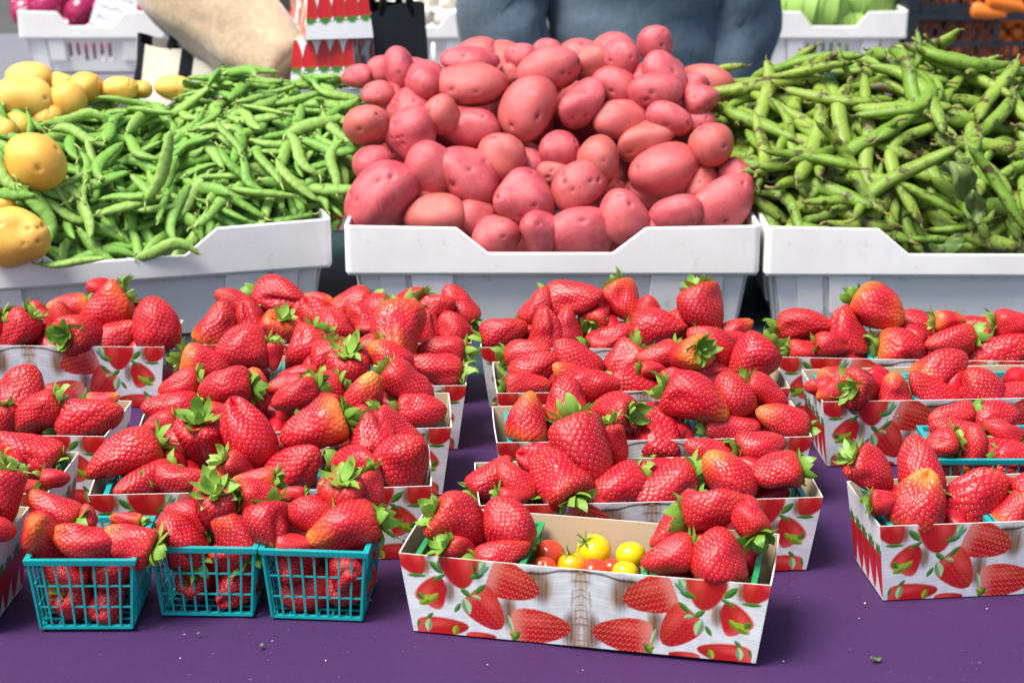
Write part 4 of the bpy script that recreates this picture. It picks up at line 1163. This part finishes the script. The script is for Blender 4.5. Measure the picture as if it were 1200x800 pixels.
for i in range(6):
    tag(obj('red_onion', ONION, loc=(-1.335 + .07 + i * .052, BY + .078, .062 + .01 * (i % 2)), rot=(R(random.uniform(-50, 50)), R(random.uniform(-50, 50)), 0), scale=(.04,) * 3), 'red onion behind the crate slots, %s of six from the left' % ORD[i], 'onion', 'red onions')
# price card on the onions
M['paper'] = plain('paper_card', (.58, .60, .66), .7, .2, .05); M['ink'] = plain('blue_ink', (.12, .12, .25), .6)
pc = at(136, 12, Y=4.955)
card = obj('price_card', None, loc=pc, rot=(R(-20), 0, R(0)))
m = MB(); m.box(-.060, .060, -.0008, .0008, -.055, .085); cb = m.build('card_sheet', M['paper'], card, rot=(0, R(16), 0))
m = MB()
for row in range(4):
    x = -.045; z = .06 - row * .03
    while x < .035:
        w = random.uniform(.004, .012); m.bar((x, -.0016, z + random.uniform(-.005, .005)), (x + w, -.0016, z + random.uniform(-.006, .006)), .0022, .0008, (0, 1, 0)); x += w + random.uniform(0, .004)
tag(m.build('ink_strokes', M['ink'], cb), kind='stuff')
tag(card, 'white paper price card with faint handwriting stuck in the red onions', 'card')

M['garlic'] = plain('garlic_skin', (.74, .70, .62), .5, .3, .12, 4)
GAR = [revolve('garlic', [(0, -.75), (.25, -.78), (.7, -.6), (.98, -.2), (1, .1), (.8, .45), (.45, .7), (.2, .95), (.13, 1.3), (.15, 1.6), (0, 1.62)], 30, M['garlic'], (lambda s: lambda th, z: 1 + .09 * abs(math.sin(s * th / 2 + .3)) * (1 if z < .8 else 0))(n_)) for n_ in (7, 8, 9)]
gi = 0
for row in range(5):
    for col in range(8):
        x = -.420 + col * .045 + (.022 if row % 2 else 0) + random.uniform(-.006, .006); y = BY + .035 + row * .042; z = .150 + row * .036 + random.uniform(-.006, .008)
        o = obj('garlic_bulb', random.choice(GAR), loc=(x, y, z), rot=(random.uniform(-1.5, 1.5), random.uniform(-1.5, 1.5), random.uniform(0, 6)), scale=(.027,) * 3)
        tag(o, 'garlic bulb, %s from left in the %s row of the garlic heap' % (ORD[col], ['front', 'second', 'third', 'fourth', 'rear'][row]), 'garlic', 'garlic bulbs')

# cabbages: wrapped leaves over a core
M['cabbage'] = mat_leaf('cabbage_leaf', (.30, .52, .10), (.42, .62, .18), (.36, .58, .12))
def cabbage(seed, loc, r0, label):
    r = np.random.default_rng(seed)
    o = obj('cabbage', None, loc=loc, rot=(r.uniform(-.4, .4), r.uniform(-.4, .4), r.uniform(0, 6)), scale=(r0, r0, r0 * .88))
    obj('heart', revolve('heart', [(.92 * math.sin(a), -.92 * math.cos(a)) for a in np.linspace(0.01, math.pi - .01, 16)], 24, M['cabbage']), o)
    for k in range(11):
        n, m_ = 12, 12; th0 = k * 2.4; v = []; ri = .95 + .02 * (k % 5); top = r.uniform(.2, .75)
        for i in range(n):
            a = -1.35 + (1.35 + top + .55) * i / (n - 1)
            for j in range(m_):
                u = j / (m_ - 1) * 2 - 1; w = .95 * math.cos(u * .5)
                edge = max(abs(u), i / (n - 1)) ** 6
                rr = ri + .10 * edge + .025 * math.sin(9 * u + 7 * a + seed) * (.3 + edge)
                th = th0 + u * .95
                v.append((rr * math.cos(a) * math.cos(th), rr * math.cos(a) * math.sin(th), rr * math.sin(a) + .05 * edge))
        f = [(i * m_ + j, i * m_ + j + 1, (i + 1) * m_ + j + 1, (i + 1) * m_ + j) for i in range(n - 1) for j in range(m_ - 1)]
        obj('leaf', mesh_of('leaf', v, f, M['cabbage']), o)
    tag(o, label, 'cabbage', 'cabbages in the white crate')
cabbage(1, at(955, 12, Y=5.02), .098, 'pale green cabbage at the left of the cabbage crate')
cabbage(2, at(1008, 2, Y=5.08), .092, 'pale green cabbage at the right of the cabbage crate')
cabbage(3, at(984, 34, Y=4.995), .055, 'small cabbage in front between two larger ones')
cabbage(4, at(925, -8, Y=5.15), .09, 'pale green cabbage behind the left one, by the sweatshirt')

for i in range(2):
    cabbage(7 + i, (.672 + .13 + i * .14, BY + .115, .078), .072, 'cabbage showing through the crate slots, %s of the two' % ['left', 'right'][i])
# black lattice crates with carrots
M['carrot'] = plain('carrot_skin', (.72, .17, .018), .45, .4, .25, 8)
def black_crate(loc, label, H=.165):
    o = obj('lattice_crate', None, loc=loc); Lx, Ly = .60, .40
    m = MB()
    m.box(0, Lx, 0, .02, H - .02, H); m.box(0, Lx, Ly - .02, Ly, H - .02, H); m.box(0, .02, .0201, Ly - .0201, H - .02, H); m.box(Lx - .02, Lx, .0201, Ly - .0201, H - .02, H)
    m.build('rim', M['blackcrate'], o)
    def side(L, handle):
        m = MB(); m.box(0, L, 0, .006, .001, .022); m.box(0, L, 0.0005, .0055, .075, .088)
        n = int(L / .022)
        for k in range(n + 1):
            x = k * L / n
            if handle and .25 < x < .47: m.box(x - .004, x + .004, .001, .005, .0221, .0749)
            else: m.box(x - .004, x + .004, .001, .005, .0221, H - .0201)
        m.box(0, .03, -.004, .0005, .001, H - .0201); m.box(L - .03, L, -.004, .0005, .001, H - .0201)
        if handle: m.box(.235, .25, -.002, .007, .0885, H - .0201); m.box(.47, .485, -.002, .007, .0885, H - .0201)
        return m.mesh('lattice_side', M['blackcrate'])
    a = side(Lx, True); b = side(Ly - .02, False)
    obj('lattice_side', a, o, loc=(0, .004, 0)); obj('lattice_side', a, o, loc=(Lx, Ly - .004, 0), rot=(0, 0, math.pi))
    obj('lattice_side', b, o, loc=(Lx - .004, .01, 0), rot=(0, 0, math.pi / 2)); obj('lattice_side', b, o, loc=(.004, Ly - .01, 0), rot=(0, 0, -math.pi / 2))
    m = MB(); m.box(.01, Lx - .01, .012, Ly - .012, .0015, .006); m.build('crate_floor', M['blackcrate'], o)
    return tag(o, label, 'crate', 'black lattice crates')
CARROT = revolve('carrot', [(0, -.5), (.06, -.497), (.10, -.48), (.115, -.44), (.11, -.2), (.09, .1), (.06, .35), (.03, .47), (0, .5)], 16, M['carrot'], lambda th, z: 1 + .03 * math.sin(40 * z))
BCX = 1.068
for lev, (z, lab) in enumerate(((0.0, 'lower black lattice crate of carrots at the right edge'), (.1665, 'upper black lattice crate of carrots at the right edge'))):
    black_crate((BCX, BY, z), lab)
    for row in range(5):
        for col in range(13):
            x = BCX + .045 + col * .041 + (.02 if row % 2 else 0); zz = z + .026 + row * .026
            L = random.uniform(.17, .22)
            o = obj('carrot', CARROT, loc=(x + random.uniform(-.004, .004), BY + .03 + L / 2 + random.uniform(0, .02), zz), rot=(R(-90 + random.uniform(-3, 3)), 0, R(random.uniform(-5, 5))), scale=(L * .85, L * .85, L))
            tag(o, 'carrot, %s from left in the %s layer of the %s black crate' % (ORD[col], ['bottom', 'second', 'third', 'fourth', 'top'][row], ['lower', 'upper'][lev]), 'carrot', 'carrots in the black crates')
for px, py, a, c_ in ((1172, 20, 8, 'lying across the handle opening'), (1190, 12, 14, 'lying above another in the handle opening')):
    p = at(px, py, Y=BY - .012 + .0 + .0); p.y = BY + .022
    tag(obj('carrot', CARROT, loc=p + Vector((.03, 0, 0)), rot=(0, R(90 + a), R(4)), scale=(.22, .22, .22)), 'bright carrot ' + c_ + ' of the lower black crate', 'carrot', 'carrots in the black crates')

# ------------------------------------------------------------------ people behind the table
M['skin'] = plain('skin', (.55, .30, .22), .5, .35, .06)
M['hair'] = plain('dark_hair', (.03, .02, .015), .5, .4, .3, 90)
M['eye'] = plain('eye', (.7, .7, .7), .2, .5)
def fabric(name, col, scale=500, strength=.5, sheen=.15):
    t = NT(name); c = t.mix(t.mapr(t.noise(70, 4, .7), .35, .65), col, tuple(x * .75 for x in col)); c = t.mix(t.math('MULTIPLY', t.noise(scale, 2), .35), c, tuple(min(1, x * 1.5) for x in col))
    hh = t.math('ADD', t.math('MULTIPLY', t.noise(scale, 3), .12), t.noise(6, 2, .5)); t.bump(hh, strength * .45, .022); t.set(c, .85, .15); t.b.inputs['Sheen Weight'].default_value = sheen; return t.m
M['sweat'] = fabric('blue_grey_sweatshirt', (.092, .130, .168))
M['fleece'] = fabric('tan_fleece', (.46, .35, .23), 330, 1.0, .5)
M['denim'] = fabric('dark_trousers', (.03, .04, .07))
M['shoe'] = plain('shoe', (.03, .03, .03), .5)
M['rose'] = fabric('dusty_rose_sleeve', (.48, .20, .16))

def loft(m, pts, rx, ry, n=28, fold=0.0, ff=5, seed=0, cap=True, side=Vector((1, 0, 0)), mat=0):
    pts = [Vector(p) for p in pts]; k = len(pts); sub = 5
    P = catmull(np.array(pts), (k - 1) * sub + 1); RX = catmull(np.array(rx)[:, None], (k - 1) * sub + 1)[:, 0]; RY = catmull(np.array(ry)[:, None], (k - 1) * sub + 1)[:, 0]
    vs = []; K = len(P)
    for i in range(K):
        d = Vector(P[min(i + 1, K - 1)] - P[max(i - 1, 0)]).normalized()
        a = (side - d * side.dot(d)).normalized(); b = d.cross(a)
        for j in range(n):
            th = 2 * math.pi * j / n; s_ = i / sub
            q = 1 - fold * 1.6 * max(0, 1 - abs(math.sin(1.5 * th + 2.2 * s_ + seed)) * 4) - fold * 1.4 * max(0, 1 - abs(math.sin(2 * th - 3.1 * s_ + 2 * seed)) * 5) + fold * (math.sin(ff * s_ + 2 * th + seed) + .6 * math.sin(ff * 1.7 * s_ - 3 * th + seed * 2) + .4 * math.sin(7 * th + seed + s_))
            vs.append(Vector(P[i]) + a * math.cos(th) * RX[i] * q + b * math.sin(th) * RY[i] * q)
    f = [(i * n + j, i * n + (j + 1) % n, (i + 1) * n + (j + 1) % n, (i + 1) * n + j) for i in range(K - 1) for j in range(n)]
    if cap: f += [tuple(reversed(range(n))), tuple(range((K - 1) * n, K * n))]
    m.add(vs, f, mat)

def person(loc, rotz, label, arms, top, trousers, hairy, seed):
    """arms: two lists (shoulder, elbow, wrist, fingertip direction) in the person's frame; the person faces -Y; z = 0 is the table level"""
    o = obj('person', None, loc=(loc[0], loc[1], -.75), rot=(0, 0, rotz))
    V = []; E_ = []; Rr = []
    def add(p, r_, par=None):
        V.append((p[0], p[1], p[2] + .75)); Rr.append(r_)
        if par is not None: E_.append((par, len(V) - 1))
        return len(V) - 1
    pel = add((0, 0, .20), (.14, .10)); sp = add((0, 0, .40), (.125, .09), pel); ch = add((0, 0, .58), (.14, .10), sp); nk = add((0, .01, .70), (.055, .055), ch)
    h0 = add((0, -.005, .80), (.062, .07), nk); h1 = add((0, -.005, .88), (.078, .092), h0); add((0, .0, .95), (.062, .075), h1)
    add((0, -.105, .865), (.012, .012), h1); add((.082, .0, .87), (.012, .02), h1); add((-.082, .0, .87), (.012, .02), h1)
    for s_ in (-1, 1):
        hp = add((s_ * .09, 0, .12), (.085, .085), pel); kn = add((s_ * .10, -.01, -.26), (.055, .055), hp); an_ = add((s_ * .10, .015, -.66), (.038, .04), kn); add((s_ * .11, -.13, -.715), (.035, .03), an_)
    for s_, (sh, el, wr, fd) in zip((-1, 1), arms):
        a = add(sh, (.055, .055), ch); b = add(el, (.042, .042), a); c_ = add(wr, (.028, .022), b)
        w = Vector(wr); d = Vector(fd).normalized(); side = d.cross(Vector((0, 0, 1)));
        if side.length < .1: side = d.cross(Vector((0, 1, 0)))
        side.normalize(); nrm = side.cross(d)
        pm = add(w + d * .06, (.035, .016), c_)
        for fi, (off, ln) in enumerate(((-.028, .065), (-.009, .078), (.010, .073), (.028, .058))):
            k1 = add(w + d * .10 + side * off, (.010, .010), pm); k2 = add(w + d * (.10 + ln * .5) + side * off - nrm * .008, (.009, .009), k1); add(w + d * (.10 + ln * .9) + side * off - nrm * .028, (.007, .007), k2)
        t1 = add(w + d * .045 + side * -.045, (.011, .011), pm); add(w + d * .085 + side * -.062 - nrm * .012, (.009, .009), t1)
    me = bpy.data.meshes.new('body'); me.from_pydata(V, E_, []); me.materials.append(M['skin'])
    b = obj('body', me, o)
    md = b.modifiers.new('skin', 'SKIN'); md.use_smooth_shade = True; b.modifiers.new('sub', 'SUBSURF').levels = 1
    b.modifiers['sub'].render_levels = 2
    for i, r_ in enumerate(Rr): me.skin_vertices[0].data[i].radius = r_
    me.skin_vertices[0].data[0].use_root = True
    m = MB()
    v = []; nu, nv = 28, 14
    for j in range(nv):
        a = math.pi * .62 * j / (nv - 1)
        for i in range(nu):
            th = 2 * math.pi * i / nu; lim = 1 if math.sin(th) > -.35 else .55
            a2 = a * lim; q = 1 + .03 * math.sin(9 * th)
            v.append((.094 * math.sin(a2) * math.cos(th) * q, .01 + .108 * math.sin(a2) * math.sin(th) * q, .75 + .885 + .10 * math.cos(a2)))
    m.add(v, [(j * nu + i, (j + 1) * nu + i, (j + 1) * nu + (i + 1) % nu, j * nu + (i + 1) % nu) for j in range(nv - 1) for i in range(nu)]); m.build('hair', M['hair'], o, True)
    for s_ in (-1, 1):
        obj('eye', revolve('eye', [(.011 * math.sin(a), .011 * math.cos(a)) for a in np.linspace(0.01, 3.13, 9)], 12, M['eye']), o, loc=(s_ * .032, -.082, .75 + .885))
    Zu = lambda pts: [(p[0], p[1], p[2] + .75) for p in pts]
    m = MB()
    loft(m, Zu([(0, 0, .06), (0, 0, .12), (0, 0, .20), (0, 0, .34), (0, 0, .48), (0, 0, .60), (0, .0, .68), (0, .01, .715)]), top['rx'], top['ry'], 64, top['fold'], 6, seed, side=Vector((1, 0, 0)))
    for s_, (sh, el, wr, fd) in zip((-1, 1), arms):
        sh, el, wr = Vector(sh), Vector(el), Vector(wr)
        q = top['sleeve']
        loft(m, Zu([sh.lerp(Vector((0, 0, .6)), .25) + Vector((0, 0, .01)), sh, sh.lerp(el, .5), el, el.lerp(wr, .5), wr.lerp(el, .04)]), [q[0], q[1], q[2], q[3], q[4], q[5]], [q[0], q[1], q[2], q[3], q[4], q[5]], 40, top['fold'] * 1.3, 4, seed + s_, side=Vector((.3, 1, .2)))
    m.build(top['name'], top['mat'], o, True)
    m = MB()
    loft(m, Zu([(0, 0, .02), (0, 0, .10), (0, 0, .17), (0, 0, .22)]), [.17, .178, .17, .155], [.115, .125, .118, .11], 40, .01, 3, 1)
    for s_ in (-1, 1):
        loft(m, Zu([(s_ * .085, 0, .10), (s_ * .095, 0, -.05), (s_ * .10, -.01, -.26), (s_ * .10, .01, -.50), (s_ * .10, .015, -.665)]), [.095, .092, .075, .068, .066], [.105, .10, .078, .07, .07], 28, .015, 5, seed)
    m.build('trousers', trousers, o, True)
    for s_ in (-1, 1):
        m = MB(); loft(m, [(s_ * .105, .07, .045), (s_ * .105, .04, .05), (s_ * .107, -.05, .045), (s_ * .11, -.14, .035), (s_ * .112, -.185, .028)], [.03, .042, .046, .045, .02], [.04, .048, .043, .033, .02], 20); m.build('shoe', M['shoe'], o, True)
    return tag(o, label, 'person')
person((.262, 3.86), 0, 'person in a blue-grey sweatshirt standing behind the red potatoes, arms hanging',
       (((-.19, 0, .62), (-.285, -.04, .33), (-.245, -.10, .06), (.1, -.15, -1)), ((.175, 0, .62), (.215, .03, .33), (.195, -.02, .06), (-.05, -.1, -1))),
       dict(name='sweatshirt', mat=M['sweat'], rx=[.165, .185, .186, .188, .20, .205, .15, .085], ry=[.13, .145, .14, .135, .14, .13, .10, .08], fold=.034, sleeve=[.11, .10, .095, .10, .088, .06]), M['denim'], True, 3)
person((-.555, 3.80), R(90), 'person in a tan fleece jacket reaching over the back of the pea heap',
       (((-.18, 0, .60), (-.25, .10, .40), (-.37, -.150, .245), (-.1, -.8, -.45)), ((.19, 0, .62), (.22, .05, .36), (.18, -.12, .25), (0, -.6, -.5))),
       dict(name='fleece_jacket', mat=M['fleece'], rx=[.17, .18, .18, .18, .20, .205, .15, .085], ry=[.115, .12, .118, .12, .13, .13, .10, .08], fold=.055, sleeve=[.11, .10, .092, .085, .088, .078]), M['denim'], True, 5)

# ------------------------------------------------------------------ bag, cartons and black bag behind the peas
t = NT('striped_canvas')
tc = t.n("ShaderNodeTexCoord"); sx = t.n("ShaderNodeSeparateXYZ"); t.l(tc.outputs['Object'], sx.inputs[0])
w_ = t.math('SINE', t.math('ADD', t.math('MULTIPLY', sx.outputs[0], 62.0), t.math('MULTIPLY', sx.outputs[2], -9.0)))
cc = t.mix(t.mapr(w_, .62, .72), (.70, .64, .52), (.012, .012, .018)); t.bump(t.noise(300, 2), .4, .002)
M['stripe'] = t.set(cc, .85, .15)
def soft_bag(name, loc, rotz, W, D, H, mats, label, seed, sag=.05):
    r = np.random.default_rng(seed); n, k = 44, 18; v = []
    for i in range(k):
        z = i / (k - 1)
        for j in range(n):
            th = 2 * math.pi * j / n; c, s_ = math.cos(th), math.sin(th)
            e = .55; x = math.copysign(abs(c) ** e, c) * W / 2; y = math.copysign(abs(s_) ** e, s_) * D / 2 * (1 - .55 * z ** 2)
            q = 1 + sag * math.sin(3 * th + 5 * z + seed) * z + .03 * math.sin(7 * th - 6 * z)
            v.append((x * q * (1 + .06 * math.sin(math.pi * z)), y * q, z * H + .012 * math.sin(2 * th + seed) * z))
    f = [(i * n + j, i * n + (j + 1) % n, (i + 1) * n + (j + 1) % n, (i + 1) * n + j) for i in range(k - 1) for j in range(n)] + [tuple(reversed(range(n)))]
    o = obj(name, None, loc=loc, rot=(0, 0, rotz)); obj('bag_body', mesh_of('bag_body', v, f, mats[0]), o)
    for sy in (-1, 1):
        m = MB(); m.tube([(-W * .25, sy * D * .2, H * .93), (-W * .2, sy * D * .2, H + .03), (0, sy * D * .15, H + .055), (W * .2, sy * D * .2, H + .03), (W * .25, sy * D * .2, H * .93)], .009, 8, 0, .5)
        m.build('handle', mats[1], o, True)
    return tag(o, label, 'bag')
M['blackbag'] = plain('black_bag', (.012, .012, .014), .35, .5); 
soft_bag('tote_bag', (-.585, 3.500, 0), R(-6), .29, .12, .30, (M['stripe'], M['blackbag']), 'cream tote bag with black stripes under the fleece sleeve', 2)
soft_bag('black_bag', (-.335 + .10, 3.53, 0), R(35), .14, .10, .36, (M['blackbag'], M['blackbag']), 'black bag behind the cartons and red potatoes', 4)
for i in range(5):
    flip = i in (3, 4)
    z = i * .0878 + (TH_ + .0012 if flip else 0)
    tray((-.333 + random.uniform(-.006, .006), 3.36 + random.uniform(-.01, .01), z), R((96, 91, 97, 88, 101)[i]), 'empty printed carton, %s in the stack behind the pea heap' % ['bottom', 'second from bottom', 'third from bottom', 'fourth from bottom', 'topmost'][i], 'carton', 'stacked empty cartons', flip=flip)
# crumbs on the cloth
m = MB()
for i in range(14):
    px, py = random.uniform(30, 1190), random.uniform(690, 795)
    p = at(px, py, Z=.0015); a = random.uniform(0, 6); L = random.uniform(.0006, .0016)
    m.bar((p.x, p.y, .0008), (p.x + L * math.cos(a), p.y + L * math.sin(a), .0016), .0009, .0006)
tag(m.build('crumbs', M['edge']), 'tiny pale crumbs scattered on the purple cloth', 'crumbs', kind='stuff')
for i, (px, py, L, a, lab) in enumerate(((1026, 771, 14, 10, 'small pale green leaf scrap on the purple cloth at right'), (306, 755, 8, 70, 'dark green leaf scrap on the cloth below the teal baskets'), (232, 741, 5, 30, 'tiny leaf scrap on the cloth below the middle teal basket'))):
    p = at(px, py, Z=.003); s_ = L * depth_of(p) / FPX
    tag(obj('leaf_scrap', leaf_mesh(20 + i), loc=p, rot=(0, 0, R(a)), scale=(s_, s_, s_ * .5)), lab, 'leaf')
